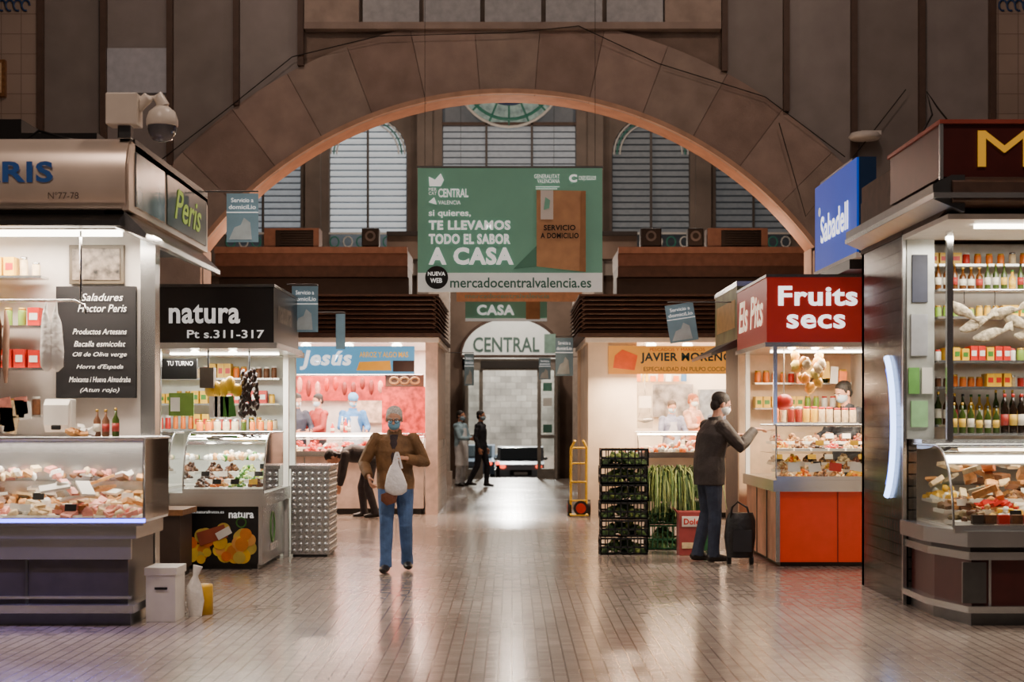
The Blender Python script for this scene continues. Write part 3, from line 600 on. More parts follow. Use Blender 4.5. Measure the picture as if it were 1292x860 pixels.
for x,w in((-2.7,.33),(2.65,.4),(3.5,.3)):
    b=B('loudspeaker'); b.box(x-w/2,x+w/2,30.2,30.5,4.85,5.2,black); b.box(x-.03,x+.03,30.3,30.4,4.75,4.86,blk); b.cyl((x,30.19,5.05),(x,30.2,5.05),.1,steel_d,n=18); b.cyl((x,30.185,5.05),(x,30.195,5.05),.06,black,n=16); b.done(bevel=.02)
for x in(-1.75,1.72):
    b=B('pillar'); b.box(x-.25,x+.25,38,38.5,0,5.4,mat('#b4a89c',.6,noise=.15)); b.box(x-.3,x+.3,37.95,38.55,0,.3,stoneL); b.box(x-.32,x+.32,37.93,38.57,5.2,5.4,stoneL); b.done()
b=B('entrance_canopy'); b.box(-3,3,38.0,38.5,5.4,6.0,wallb); b.box(-3,3,37.9,38.6,5.95,6.05,dark); b.done()
# ---- fruits secs stall
rs=mat('#9a1c18',.4,emit=.3,noise=.05); 
b=B('market_stall')
b.box(2.70,4.2,16.8,19.0,2.38,3.07,rs); b.box(2.68,4.2,16.78,19.02,2.33,2.38,steel); b.box(2.69,4.2,16.79,19.01,3.07,3.1,steel_d)
wt2=mat('#ffffff',.5,emit=1.6,noise=0)
b.text('Fruits',(3.24,16.785,2.87),.84,.21,wt2,bold=.032); b.text('secs',(3.22,16.785,2.60),.62,.15,wt2,bold=.025)
b.text('Els Pits',(2.69,17.9,2.75),1.8,.36,mat('#ffe9c8',.5,emit=1.0,noise=0),'-x',.02,.2)
b.box(2.75,4.2,19.2,19.3,0,2.4,mat('#e0c09c',.5,noise=.1)); b.box(4.1,4.2,16.9,19.2,0,2.4,pw)
b.box(3.4,4.1,17.95,19.2,0,.2,steel_d)
b.box(2.78,2.83,18.85,18.9,.9,2.35,white); b.box(2.78,2.82,16.85,16.89,1.5,2.35,steel)
for z,G in((2.0,G_jars),(1.7,G_can)): shelf(b,2.9,4.05,18.9,z,.25,G,.1)
shelf(b,2.86,3.8,17.35,1.53,.22,[('j',brown,black),('j',orange,gold),('j',mat('#8a2a1c',.4),white),('j',pale,red),('j',yellow,red)],.085,(.2,.24),(.036,.042))
for i in range(22):
    b.sph((3.05+U(0,.28),17.0+U(0,.2),U(1.86,2.26)),(.06,.04,.07),random.choice([mat('#e0a83a',.3),mat('#d8c060',.3),pale,mat('#c8842a',.3)]),1,(U(-.5,.5),U(-.5,.5),0),.2)
for x in(3.05,3.3): b.cyl((x,17.1,2.2),(x,17.1,2.36),.006,steel)
b.sph((2.95,17.2,1.75),(.1,.1,.09),red,2,jit=.05); b.cyl((2.95,17.2,1.84),(2.95,17.2,2.35),.006,steel)
for i in range(6): b.rbox((3.4+.1*i,18.7,2.1+U(-.1,.1)),(.09,.03,.2),(0,U(-.1,.1),0),random.choice([white,orange,yellow]))
b.box(2.9,4.0,17.7,17.8,2.31,2.33,ledw)
for x in(3.0,3.25,3.5): b.sph((x,17.0,2.33),(.045,.045,.025),ledw)
b.done()
b=B('display_counter'); rp=mat('#e04020',.35,emit=.1,noise=.04)
b.box(2.82,4.2,16.82,17.8,.05,.8,rp); b.box(2.82,3.3,17.8,18.9,.05,.8,rp); b.box(2.80,2.83,16.85,18.9,.05,.8,mat('#e0a080',.4)); b.box(2.86,4.2,16.9,17.7,0,.05,black); b.box(2.86,3.28,17.7,18.8,0,.05,black); b.box(2.76,4.2,16.74,17.9,.8,.92,steel); b.box(2.76,3.35,17.9,18.95,.8,.92,steel)
for y in(17.4,18.1): b.box(2.79,2.81,y-.01,y+.01,.05,.8,steel_d)
b.box(2.80,2.84,16.8,16.84,.05,.8,steel); b.box(3.45,3.46,16.81,16.83,.05,.8,mat('#8a2010',.5))
case_glass(b,2.8,4.2,16.8,17.9,.94,1.5); b.box(2.8,4.2,17.0,17.9,1.2,1.205,GLASS)
P4=[[brown,tan],[pale,tan],[mat('#7a2a14'),brown],[orange,tan],[pale,pale],[tan,pale],[yellow,orange],[mat('#2a1a12'),brown],[mat('#8a3a1a'),red]]
trays(b,2.85,4.15,16.88,17.8,.92,7,3,P4,.018,.03,36); trays(b,2.85,4.15,17.05,17.85,1.22,7,2,P4,.018,.03,24)
for i in range(5): b.rbox((3.0+.22*i,16.86,1.06+U(-.02,.02)),(.13,.004,.09),(-.2,U(-.3,.3),0),random.choice([white,red,white]))
b.done()
b=B('shop_sign'); b.box(2.77,3.6,19.5,21.6,2.55,3.2,mat('#7c8a5a',.5,noise=.3,scale=3)); b.box(2.76,3.6,19.48,21.62,3.2,3.26,steel); b.prism([(2.77,2.55),(2.45,2.38),(2.45,2.34),(2.77,2.45)],'y',19.5,21.6,steel_d); b.box(2.765,2.77,19.7,21.4,2.7,3.05,mat('#c8a860',.5)); b.box(2.9,3.5,19.6,21.5,0,2.55,brownm); b.done()
# ---- bank sign
b=B('bank_sign'); sbl=mat('#0238a8',.5,emit=.42,noise=.03,ecol='#0058e8')
b.box(3.48,3.66,16,18.2,3.24,4.21,sbl); b.box(3.50,3.67,15.97,16.0,3.24,4.21,mat('#0e3a6a',.5,noise=0)); b.box(3.47,3.68,15.98,18.22,3.2,3.25,white)
b.text('Sabadell',(3.47,17.1,3.68),1.45,.3,wt2,'-x',.02)
b.cyl((3.47,17.9,3.9),(3.475,17.9,3.9),.05,wtext,n=16); b.box(3.45,3.9,16.2,18.2,3.1,3.2,black); b.box(3.5,3.62,16.3,18,4.21,4.25,steel_d)
b.done()
# ---- right front stall
dt=tilemat('dark_glass_tiles','#6e6a67','#57534f','#1c1a19',.1,.1,.15,metal=.5,mortar=.08,vert=True,offset=0)
b=B('market_stall')
b.box(3.31,3.42,13.4,15.0,0,3.15,dt); b.box(3.31,6.5,14.9,15.0,0,3.15,pw); b.box(3.3,3.33,13.38,13.42,0,3.15,steel)
nr=mat('#a8c4ff',.4,emit=6,noise=0)
b.torus((3.295,14.1,1.5),.42,.66,.03,nr,'x',30,a0=math.pi-1.15,a1=math.pi+1.15)
b.torus((3.292,14.12,1.5),.36,.58,.010,mat('#3a60e0',.4,emit=3,noise=0),'x',30,a0=math.pi-1.05,a1=math.pi+1.05)
ms=mat('#4a1512',.35,noise=.1)
b.box(3.246,6.5,12.0,13.6,3.40,3.80,ms); b.box(3.23,6.5,11.97,13.65,3.80,3.83,mat('#8a3a2c',.4,emit=.08)); b.box(3.235,3.26,11.98,12.02,3.38,3.82,steel)
b.text('MERCAT',(4.72,11.98,3.61),2.4,.28,mat('#d8a030',.4,emit=.5,noise=0),bold=.0)
b.prism([(12.0,3.40),(11.85,3.34),(11.85,3.2),(12.3,3.12),(15.0,3.12),(15.0,3.40)],'x',3.3,6.5,brownm)
b.prism([(3.3,3.40),(3.16,3.33),(3.16,3.22),(3.4,3.12),(3.4,3.40)],'y',11.9,15.0,steel_d)
b.box(3.15,3.17,11.86,15,3.22,3.26,steel); b.box(3.15,6.5,11.84,11.86,3.22,3.26,steel)
b.box(3.30,6.4,12.0,13.4,3.08,3.12,white); b.box(3.6,6.2,12.3,12.36,3.05,3.08,ledw)
b.box(3.31,3.33,13.6,15.0,3.45,3.75,brownm); b.box(3.3,6.5,13.6,15.0,3.4,3.6,brownm)
b.loft([(3.35,13.2,3.84),(3.5,13.2,4.1),(3.45,13.2,4.3),(3.55,13.2,4.15),(3.8,13.2,3.84)],.008,blk,6)
b.box(3.42,6.4,13.9,14.0,1.3,3.1,mat('#d8d4cc',.4,noise=.1)); b.box(3.50,3.55,12.75,12.8,1.38,3.1,chrome)
b.box(3.33,3.56,13.36,13.4,1.4,3.1,mat('#c4c8c4',.3,.4)); b.box(3.34,3.43,13.34,13.36,1.78,2.0,mat('#6fae5a',.5)); b.box(3.45,3.54,13.34,13.36,1.78,2.0,white); b.box(3.36,3.5,13.34,13.36,1.5,1.72,mat('#9ccf98',.5)); b.box(3.37,3.5,13.34,13.36,2.55,2.95,mat('#3a3f52',.5)); b.box(3.36,3.5,13.34,13.36,2.1,2.45,mat('#c8ccd4',.3,.5))
for z,G,hr in((2.66,G_bot,(.12,.16)),(2.43,G_can,(.1,.14)),(2.06,G_can,(.12,.16)),(1.84,G_jars,(.1,.15)),(1.52,G_bot,(.16,.22))): shelf(b,3.58,6.0,13.3,z,.3,G,.07,hr,(.026,.034))
shelf(b,3.58,6.0,13.62,2.9,.2,G_jars,.1,(.12,.16))
shelf(b,3.62,4.4,13.0,1.45,.22,G_bot,.07,(.15,.24),(.026,.034))
cod=mat('#c2b498',.7,noise=.4,scale=30,bump=.5)
for i in range(8):
    x=3.68+.12*i; z=2.44-.09*(i%3); q=U(-.9,.9)
    b.M=Matrix.Translation((x,12.93+.02*i,z))@Matrix.Rotation(q,4,'Y')@Matrix.Rotation(U(-.4,.4),4,'X')
    b.loft([(-.15,0,.01),(-.11,0,0),(-.04,0,0),(.05,0,.01),(.11,0,.0),(.15,0,.02),(.19,0,.01)],[(.008,.015),(.014,.035),(.016,.05),(.014,.035),(.008,.012),(.006,.03),(.004,.045)],cod,12,ref=(0,1,0)); b.M=None
b.cyl((3.56,12.97,2.62),(5.2,12.97,2.62),.01,chrome)
for x in(3.7,3.95,4.2,4.5): b.cyl((x,12.97,2.62),(x,12.97,2.48),.004,chrome,n=6)
b.done()
b=B('display_counter'); dr=mat('#4a1a18',.4,noise=.1)
def ring(o,z0,z1,m): b.prism([(3.31-o,13.36),(3.31-o,12.62-o*.4),(3.46-o*.6,12.0-o),(6.3,12.0-o),(6.3,13.36)],'z',z0,z1,m)
ring(-.05,0,.1,steel_d); ring(.02,.1,.15,steel); ring(-.06,.15,.56,dr); ring(.0,.5,.56,steel); ring(.04,.6,.72,steel); ring(-.03,.56,.6,black)
b.box(3.62,3.64,12.04,12.06,.15,.5,steel); b.box(4.3,4.32,12.04,12.06,.15,.5,steel); b.box(3.42,3.6,12.03,12.055,.17,.48,steel_d)
b.box(3.4,6.3,12.1,13.3,.72,.74,white)
case_glass(b,3.36,6.3,12.06,13.34,.74,1.36,.5); b.box(3.36,6.3,13.0,13.34,1.36,1.40,steel)
b.box(3.42,6.3,12.5,13.1,1.05,1.055,GLASS)
PB=[[tan,pale],[brown,tan],[white,yellow],[red,tan],[mat('#8a7a5a'),brown]]
trays(b,3.40,6.2,12.15,13.2,.75,9,3,PB,.025,.05,26,'m')
for i in range(60): b.rbox((U(3.42,5.0),U(12.3,13.1),U(.92,1.25)),(U(.08,.2),U(.05,.1),U(.02,.06)),(U(-.5,.3),U(-.5,.5),U(0,3)),random.choice([tan,pale,tan,brown,tan,mat('#8a8478'),orange,wood]))
for i in range(7): b.rbox((3.56+.1*i,12.13,.8),(.085,.05,.07),(0,0,0),random.choice([brown,red,mat('#3a3028')]))
b.done()
b=B('wifi_sensor'); b.lathe((5.25,23.6,5.72),[(.2,0),(.24,.04),(.2,.1),(.05,.12)],white,20); b.box(5.2,5.5,23.6,23.86,5.8,5.86,white); b.done()
# ---- crates & vegetables
ck=mat('#16191a',.45,noise=.1); veg=mat('#6a8a4a',.6,noise=.3,scale=20); veg2=mat('#98aa58',.6,noise=.3,scale=20); vegd=mat('#3f5a30',.6,noise=.3,scale=20)
def crate(name,x0,x1,y0,y1,z,h,m,fill):
    b=B(name); t=.013
    b.box(x0,x1,y0,y1,z,z+t,m)
    for zz in(z,z+h*.38,z+h-.025):
        b.box(x0,x1,y0,y0+t,zz,zz+.022,m); b.box(x0,x1,y1-t,y1,zz,zz+.022,m); b.box(x0,x0+t,y0,y1,zz,zz+.022,m); b.box(x1-t,x1,y0,y1,zz,zz+.022,m)
    n=7
    for i in range(n+1):
        x=x0+(x1-x0-t)*i/n; y=y0+(y1-y0-t)*i/n
        for yy in(y0,y1-t): b.box(x,x+t,yy,yy+t,z,z+h,m)
        for xx in(x0,x1-t): b.box(xx,xx+t,y,y+t,z,z+h,m)
    b.heap(x0+.04,x1-.04,y0+.03,y1-.03,z+.03,h*.75,130,fill,.025,.045); b.done()
for i in range(6): crate('stacked_vegetable_crate',1.02+.01*(i%2),1.57+.01*(i%2),18.3,18.75,.205*i,.2,ck,[veg,vegd,vegd,veg2])
crate('green_plastic_crate',1.62,2.05,19.0,19.45,0,.3,mat('#2f6a45',.5),[veg,vegd]); crate('green_plastic_crate',1.62,2.05,19.0,19.45,.305,.3,mat('#2f6a45',.5),[veg,vegd])
b=B('leafy_vegetable_bunches')
for i in range(300):
    x=U(1.66,2.15); y=U(18.95,19.3); a=U(-.3,.4)+(x-1.85)*.7; l=U(.3,.5); z=.62
    p=[(x,y,z),(x+a*l*.3,y-.05,z+l*.5),(x+a*l*.8,y-.15,z+l*.8),(x+a*l*1.3,y-.32,z+l*U(.5,.75)),(x+a*l*1.5,y-.42,z+l*U(-.5,.4))]
    b.loft(p,[(.008,.004),(.011,.004),(.012,.003),(.009,.002),(.002,.001)],random.choice([veg,veg2,vegd,mat('#b0c078')]),5)
b.heap(2.0,2.4,18.8,19.3,.62,.3,160,[veg,vegd],.03,.07); b.box(2.08,2.4,18.9,19.3,0,.58,mat('#2f6a45',.5)); b.done()
b=B('cardboard_box'); cb=mat('#9a4040',.6,noise=.1); b.box(1.92,2.2,18.2,18.5,0,.5,cb); b.box(1.95,2.17,18.19,18.2,.33,.45,white); b.text('Dole',(2.06,18.18,.39),.18,.07,red,bold=.03); b.box(1.95,2.17,18.19,18.2,.08,.15,pale); b.rbox((1.9,18.35,.5),(.1,.3,.008),(0,.9,0),cb); b.done(bevel=.006)
b=B('shopping_trolley_bag')
b.loft([(2.45,17.05,.08),(2.45,17.05,.3),(2.46,17.05,.48),(2.46,17.05,.56)],[(.14,.09),(.17,.11),(.16,.11),(.13,.08)],mat('#141417',.5,bump=.5,bscale=20),16)
b.loft([(2.34,17.0,.5),(2.36,17.0,.62),(2.42,17.0,.68),(2.52,17.0,.62),(2.55,17.0,.52)],.012,black,8)
b.box(2.36,2.56,16.92,16.95,.15,.38,mat('#222226',.5))
for x in(2.34,2.58): b.cyl((x-.02,17.1,.05),(x+.02,17.1,.05),.05,blk,n=14)
b.done()
b=B('hand_truck'); ym=mat('#e0b818',.4)
for x in(.95,1.2): b.loft([(x,25.6,.1),(x,25.6,.6),(x,25.5,1.1),(x+(.06 if x<1 else -.06),25.4,1.22)],.02,ym,8)
for z in(.25,.55,.85,1.1): b.cyl((.95,25.57,z),(1.2,25.57,z),.015,ym,n=8)
b.box(.93,1.22,25.25,25.6,.02,.04,ym)
for x in(.93,1.24): b.cyl((x-.03,25.7,.13),(x+.03,25.7,.13),.13,black,n=20); b.cyl((x-.035,25.7,.13),(x+.035,25.7,.13),.07,red,n=16)
b.cyl((1.1,25.3,.14),(1.1,25.35,.14),.12,black,n=20); b.cyl((1.1,25.28,.14),(1.1,25.3,.14),.08,red,n=14)
b.done()
# ================= PEOPLE =================
def V3(*a): return Vector(a)
def hand(b,w,d,n,side,m,curl=.5,sc=1.0):
    w=Vector(w); d=Vector(d).normalized(); n=Vector(n); n=(n-d*n.dot(d)).normalized(); t=d.cross(n)*side
    b.loft([w-d*.03,w,w+d*.03,w+d*.065,w+d*.09],[(.024,.02),(.028,.018),(.038,.017),(.042,.015),(.038,.011)],m,12,ref=t)
    for i,(o,l) in enumerate(((.031,.070),(.0105,.078),(-.0105,.072),(-.031,.056))):
        p=w+d*.083+t*o; dd=(d+t*o*3).normalized(); P=[p-dd*.015,p]
        ax=dd.cross(n)
        for k,f in enumerate((.42,.32,.26)):
            dd=(Matrix.Rotation(curl*(.8,1,.7)[k],3,ax)@dd); p=p+dd*l*f; P.append(p)
        b.loft(P,[.0095,.0092,.0088,.008,.0065],m,8,ref=t)
    p=w+d*.025+t*.03; dd=(t*.75+d*.65+n*.25).normalized(); P=[p-dd*.02,p,p+dd*.035]
    dd=(t*.25+d*.9+n*(.3+curl*.4)).normalized(); P.append(P[-1]+dd*.03); P.append(P[-1]+dd*.022)
    b.loft(P,[.013,.013,.011,.0095,.007],m,8,ref=n)
def human(name,loc,rz,J={},col={},vox=.006,sc=1,mask=None,cap=None,glasses=False,hairlen=0,apron=None,hands=True,longcoat=0,shirt=None,bulk=1.0):
    D=dict(pel=(0,0,.93),wa=(0,0,1.08),ch=(0,0,1.29),nb=(0,.01,1.46),head=(0,-.015,1.63),pitch=0,yaw=0,
     shL=(.18,.01,1.40),elL=(.235,.04,1.13),wrL=(.24,-.05,.88),shR=(-.18,.01,1.40),elR=(-.235,.04,1.13),wrR=(-.24,-.05,.88),
     hiL=(.09,0,.92),knL=(.1,-.02,.5),anL=(.1,.02,.09),hiR=(-.09,0,.92),knR=(-.1,-.02,.5),anR=(-.1,.02,.09),
     hdL=None,hdR=None,hnL=(-1,0,0),hnR=(1,0,0),cuL=.35,cuR=.35,toeL=(0,-1,0),toeR=(0,-1,0)); D.update(J)
    skin=mat(col.get('skin','#c58f72'),.5,noise=.08,scale=30); hair=mat(col.get('hair','#1c1512'),.6,noise=.3,scale=60,bump=.4,bscale=90)
    top=mat(col.get('top','#222222'),.7,noise=.3,scale=7,bump=1.0,bscale=10); leg=mat(col.get('leg','#28304a'),.8,noise=.25,scale=9,bump=.8,bscale=13); shoe=mat(col.get('shoe','#18120f'),.4)
    b=B(name); V={k:Vector(v) for k,v in D.items() if isinstance(v,tuple)}
    P=[V['pel']+V3(0,0,-.06-longcoat),V['pel']+V3(0,0,.02),V['wa'],V['ch'],V['ch'].lerp(V['nb'],.6),V['nb']]
    if abs((V['nb']-V['pel']).normalized().z)<.7: # bent
        ax=(V['nb']-V['pel']).normalized(); P[0]=V['pel']-ax*.08; P[1]=V['pel']
    q=bulk
    b.loft(P,[(.178*q,.13*q),(.182*q,.136*q),(.172*q,.13*q),(.19*q,.138*q),(.175,.11),(.07,.065)],top,20)
    for s_ in'LR':
        sh,el,wr=V['sh'+s_],V['el'+s_],V['wr'+s_]; sg=1 if s_=='L' else -1
        b.sph(sh,(.075,.075,.07),top,2)
        b.loft([V['ch'].lerp(V['nb'],.6)+V3(sg*.06,0,0),sh,sh.lerp(el,.3),sh.lerp(el,.75),el,el.lerp(wr,.25),el.lerp(wr,.7),wr-(wr-el).normalized()*.02],[.07,.072*q,.066*q,.057*q,.056*q,.056*q,.048*q,.044*q],top,14)
        hd=V.get('hd'+s_) or (wr-el)
        if hands: hand(b,wr,hd,V['hn'+s_],-sg,skin,D['cu'+s_])
        hi,kn,an=V['hi'+s_],V['kn'+s_],V['an'+s_]
        b.loft([V['pel']+V3(sg*.05,0,.04),hi+V3(0,0,-.02),hi.lerp(kn,.35),hi.lerp(kn,.8),kn,kn.lerp(an,.3),kn.lerp(an,.8),an+V3(0,0,-.035)],[.09,.1,.092,.075,.07,.069,.06,.066],leg,14)
        t=V['toe'+s_].normalized()
        b.loft([an-t*.07+V3(0,0,-.045),an-t*.03+V3(0,0,-.04),an+t*.05+V3(0,0,-.045),an+t*.12+V3(0,0,-.055),an+t*.185+V3(0,0,-.062)],[(.032,.03),(.043,.045),(.046,.043),(.05,.033),(.03,.024)],shoe,12,ref=t.cross(V3(0,0,1)))
    b.loft([V['pel']+V3(0,0,-.1),V['pel']+V3(0,0,.08)],[(.16,.115),(.165,.12)],leg,18)
    if shirt:
        sm_=mat(shirt,.8,bump=.4,bscale=30); c=V['ch']
        b.loft([V['nb']+V3(0,-.06,-.02),c+V3(0,-.10,.06),c+V3(0,-.118*q,-.06),V['wa']+V3(0,-.112*q,0)],[(.045,.03),(.05,.035),(.03,.025),(.012,.02)],sm_,10)
    hd=V['head']; hm=Matrix.Translation(hd)@Matrix.Rotation(D['yaw'],4,'Z')@Matrix.Rotation(D['pitch'],4,'X')
    b.loft([V['nb']+V3(0,0,-.05),V['nb'].lerp(hd,.4),hm@V3(0,.02,-.05)],[.062,.056,.056],skin,12)
    b.loft([V['nb']+V3(0,.0,-.035),V['nb']+V3(0,.012,.035)],[(.088,.082),(.074,.072)],top,14)
    b.M=hm
    b.sph((0,.01,.03),(.076,.095,.088),skin,3); b.sph((0,-.02,-.045),(.058,.070,.072),skin,3)
    b.loft([(0,-.084,.012),(0,-.098,-.008),(0,-.106,-.026),(0,-.09,-.034)],[.009,.011,.015,.01],skin,8)
    b.sph((0,-.078,.024),(.05,.012,.008),skin,2)
    for s_ in(-1,1): b.sph((s_*.079,.012,-.005),(.012,.021,.032),skin,2,(0,0,s_*.3))
    if not mask: b.sph((0,-.088,-.062),(.024,.009,.008),mat('#9a5448',.5),2)
    b.sph((0,.026,.054),(.085,.100,.082),hair,3); b.sph((0,.062,-.015-hairlen/2),(.07,.056,.068+hairlen/2),hair,3)
    for s_ in(-1,1): b.sph((s_*.073,.02,.032),(.013,.05,.042),hair,2)
    if mask:
        mk=mat(mask,.7,noise=.05); b.sph((0,-.034,-.045),(.066,.072,.060),mk,3); b.sph((0,-.075,-.03),(.035,.035,.03),mk,2)
    if cap: b.sph((0,.015,.06),(.093,.11,.086),mat(cap,.7),3)
    b.M=None
    src=bpy.data.meshes.new('src'); src.from_pydata(b.v,[],b.f); so=bpy.data.objects.new('src',src); bpy.context.scene.collection.objects.link(so)
    rm=so.modifiers.new('r','REMESH'); rm.mode='VOXEL'; rm.voxel_size=vox; rm.use_smooth_shade=True
    sm=so.modifiers.new('s','SMOOTH'); sm.factor=.5; sm.iterations=3
    bpy.context.view_layer.update(); me=bpy.data.meshes.new_from_object(so.evaluated_get(bpy.context.evaluated_depsgraph_get()))
    bv=BVHTree.FromPolygons([Vector(x) for x in b.v],b.f)
    idx=[]
    for p in me.polygons:
        r=bv.find_nearest(p.center+p.normal*.004); idx.append(b.fm[r[2]] if r[2] is not None else 0)
    me.materials.clear()
    for m in b.mats: me.materials.append(m)
    me.polygons.foreach_set('material_index',idx); me.polygons.foreach_set('use_smooth',[True]*len(me.polygons))
    bpy.data.objects.remove(so)
    body=bpy.data.objects.new('body',me); bpy.context.scene.collection.objects.link(body)
    e=bpy.data.objects.new(name,None); e.location=loc; e.rotation_euler=(0,0,rz); e.scale=(sc,)*3; bpy.context.scene.collection.objects.link(e); body.parent=e
    a=B('face_details'); a.M=hm
    for s_ in(-1,1):
        a.sph((s_*.03,-.083,.004),(.014,.009,.009),white,2); a.sph((s_*.03,-.0905,.003),(.006,.003,.006),blk,2)
        a.loft([(s_*.014,-.092,.022),(s_*.032,-.092,.027),(s_*.05,-.082,.02)],.0035,hair,6)
        if glasses:
            a.torus((s_*.033,-.102,.002),.026,.021,.003,blk,'y',18); a.cyl((s_*.058,-.1,.006),(s_*.082,.01,.01),.003,blk,n=6)
        if mask: a.loft([(s_*.06,-.06,-.03),(s_*.078,-.02,-.02),(s_*.086,.015,.01)],.0022,white,6)
    if glasses: a.cyl((-.01,-.104,.006),(.01,-.104,.006),.003,blk,n=6)
    a.M=None
    if apron:
        am=mat(apron,.7,bump=.3,bscale=15)
        q=V['ch']; a.loft([q+V3(0,-.035,.06),V['wa']+V3(0,-.035,0),V['pel']+V3(0,-.035,-.05),V['pel']+V3(0,-.035,-.45)],[(.1,.11),(.15,.115),(.19,.13),(.2,.14)],am,18)
    o=a.done(pivot=(0,0,0)); o.parent=e
    return e
human('walking_man',(-1.21,16.35,0),0,dict(pel=(.01,0,.91),wa=(0,0,1.05),ch=(0,-.02,1.25),nb=(0,-.03,1.42),head=(.0,-.075,1.565),pitch=.2,
  shL=(.19,-.01,1.36),elL=(.31,.0,1.12),wrL=(.12,-.24,1.17),shR=(-.19,-.01,1.36),elR=(-.32,.0,1.11),wrR=(-.25,-.17,.97),
  hdL=(-.9,-.3,.1),hnL=(-.1,.3,-1),cuL=1.1,hdR=(.25,-.45,-.75),hnR=(.8,.2,.2),cuR=.6,
  hiL=(.1,0,.9),knL=(.115,-.03,.48),anL=(.12,.14,.10),hiR=(-.08,0,.9),knR=(-.075,-.12,.49),anR=(-.08,-.16,.09),toeL=(.15,-1,0),toeR=(-.1,-1,0)),
  dict(top='#80603e',leg='#5272a4',hair='#d4d2ce',shoe='#16110f',skin='#dca68a'),vox=.0045,mask='#8cccf0',glasses=True,shirt='#3a3034',bulk=1.08)
b=B('plastic_shopping_bag'); bm2=mat('#f6f6fa',.4,noise=.06,scale=12,bump=.8,bscale=18)
hx,hy,hz=-1.21+.045,16.35-.29,1.165
b.loft([(hx,hy,hz+.03),(hx-.005,hy,hz-.03),(hx-.02,hy,hz-.08),(hx-.02,hy-.01,hz-.16),(hx-.01,hy-.01,hz-.27),(hx-.01,hy-.01,hz-.33),(hx-.01,hy,hz-.36)],[(.02,.012),(.018,.014),(.05,.03),(.085,.05),(.115,.065),(.11,.06),(.07,.03)],bm2,20)
for s_ in(-1,1): b.loft([(hx+s_*.05,hy,hz-.1),(hx+s_*.03,hy,hz-.02),(hx+s_*.012,hy,hz+.05),(hx,hy,hz+.065)],[(.012,.006)]*4,bm2,8)
b.done()
b=B('brown_paper_parcel'); b.loft([(hx-.1,hy+.02,hz-.34),(hx-.08,hy+.02,hz-.4),(hx-.06,hy+.02,hz-.46)],[(.07,.05),(.09,.06),(.05,.04)],mat('#7a4a34',.6,bump=.5),14); b.done()
human('customer_man',(2.17,17.45,0),math.radians(108),dict(ch=(0,-.04,1.29),nb=(0,-.075,1.455),head=(-.0,-.14,1.61),pitch=.3,yaw=-.1,
  shR=(-.18,-.06,1.39),shL=(.18,-.06,1.39),
  elR=(-.24,-.24,1.18),wrR=(-.14,-.45,1.36),hdR=(.1,-1,-.05),hnR=(0,0,-1),cuR=.3,elL=(.25,-.2,1.17),wrL=(.14,-.4,1.30),hdL=(.1,-1,.0),hnL=(0,0,-1),cuL=.3,
  anR=(-.1,.0,.09),anL=(.12,.08,.09)),
  dict(top='#3a3331',leg='#2e374a',hair='#1c1410',skin='#c8927a'),vox=.0048,sc=1.07,mask='#d8dce0',longcoat=.08,bulk=1.14)
human('bending_person',(-2.3,25.2,0),math.radians(-80),dict(pel=(0,.06,.9),wa=(0,-.06,1.0),ch=(0,-.24,1.02),nb=(0,-.42,.98),head=(0,-.56,.95),pitch=1.2,
  shL=(.17,-.36,1.0),elL=(.2,-.4,.72),wrL=(.15,-.45,.5),shR=(-.17,-.36,1.0),elR=(-.2,-.4,.72),wrR=(-.15,-.45,.5),hiL=(.09,.05,.88),hiR=(-.09,.05,.88),knL=(.1,.0,.48),knR=(-.12,-.08,.48),anL=(.1,.12,.09),anR=(-.12,-.04,.09)),
  dict(top='#2a2426',leg='#302a2e',hair='#1a1210'),vox=.009,bulk=1.1)
human('walking_man',(-.72,36.6,0),math.radians(70),dict(knL=(.1,-.12,.5),anL=(.1,-.1,.09),anR=(-.1,.25,.12),knR=(-.1,.05,.48)),dict(top='#20222a',leg='#24252e',hair='#15100e'),vox=.01,mask='#9ab8c8')
human('market_worker',(-1.2,37.0,0),math.radians(60),dict(elR=(-.2,-.1,1.12),wrR=(-.1,-.33,1.1),elL=(.2,-.1,1.12),wrL=(.1,-.33,1.1)),dict(top='#9abac8',leg='#d8dce0',hair='#15100e'),vox=.01,mask='#9ab8c8',apron='#f0f4f6')
human('fruit_vendor',(3.88,18.4,.2),math.radians(-60),dict(pitch=.35,head=(0,-.05,1.62),elR=(-.24,-.1,1.15),wrR=(-.15,-.3,1.12),elL=(.24,-.1,1.15),wrL=(.15,-.3,1.12)),dict(top='#23262e',leg='#222222',hair='#120d0b'),vox=.008,mask='#a8b8c4',sc=1.03)
def vendor(n,x,y,rz,top,mask,cap=None,hair='#1c1512',sc=.97,pitch=.2,apron=None,ar=0):
    human(n,(x,y,.3),rz,dict(pitch=pitch,elR=(-.25,-.1,1.15),wrR=(-.15-ar,-.28,1.08+ar),elL=(.25,-.1,1.15),wrL=(.15+ar*.5,-.28,1.08)),dict(top=top,leg='#2a2a30',hair=hair),vox=.01,mask=mask,cap=cap,sc=sc,apron=apron)
vendor('butcher',-2.75,27.4,.3,'#3a78b8','#8ec4e4','#5a94c8',apron='#b8c8d8',pitch=.45,ar=.08)
vendor('butcher',-3.4,27.8,-.8,'#a83a34','#b8d0dc'); vendor('butcher',-3.75,27.6,.6,'#30384a','#c8d8e0',pitch=.4)
vendor('fishmonger',2.72,27.0,.2,'#7a80a0','#a8c8e0',hair='#3a2a20',apron='#a8acc0',sc=.9,pitch=.4); vendor('fishmonger',3.15,27.6,.9,'#c89a88','#c8d8e0',hair='#8a4a24',apron='#d8784a',ar=.1); vendor('fishmonger',3.55,27.2,-.7,'#44506a','#c8d8e0',hair='#7a3a1c',sc=.92,pitch=.5)
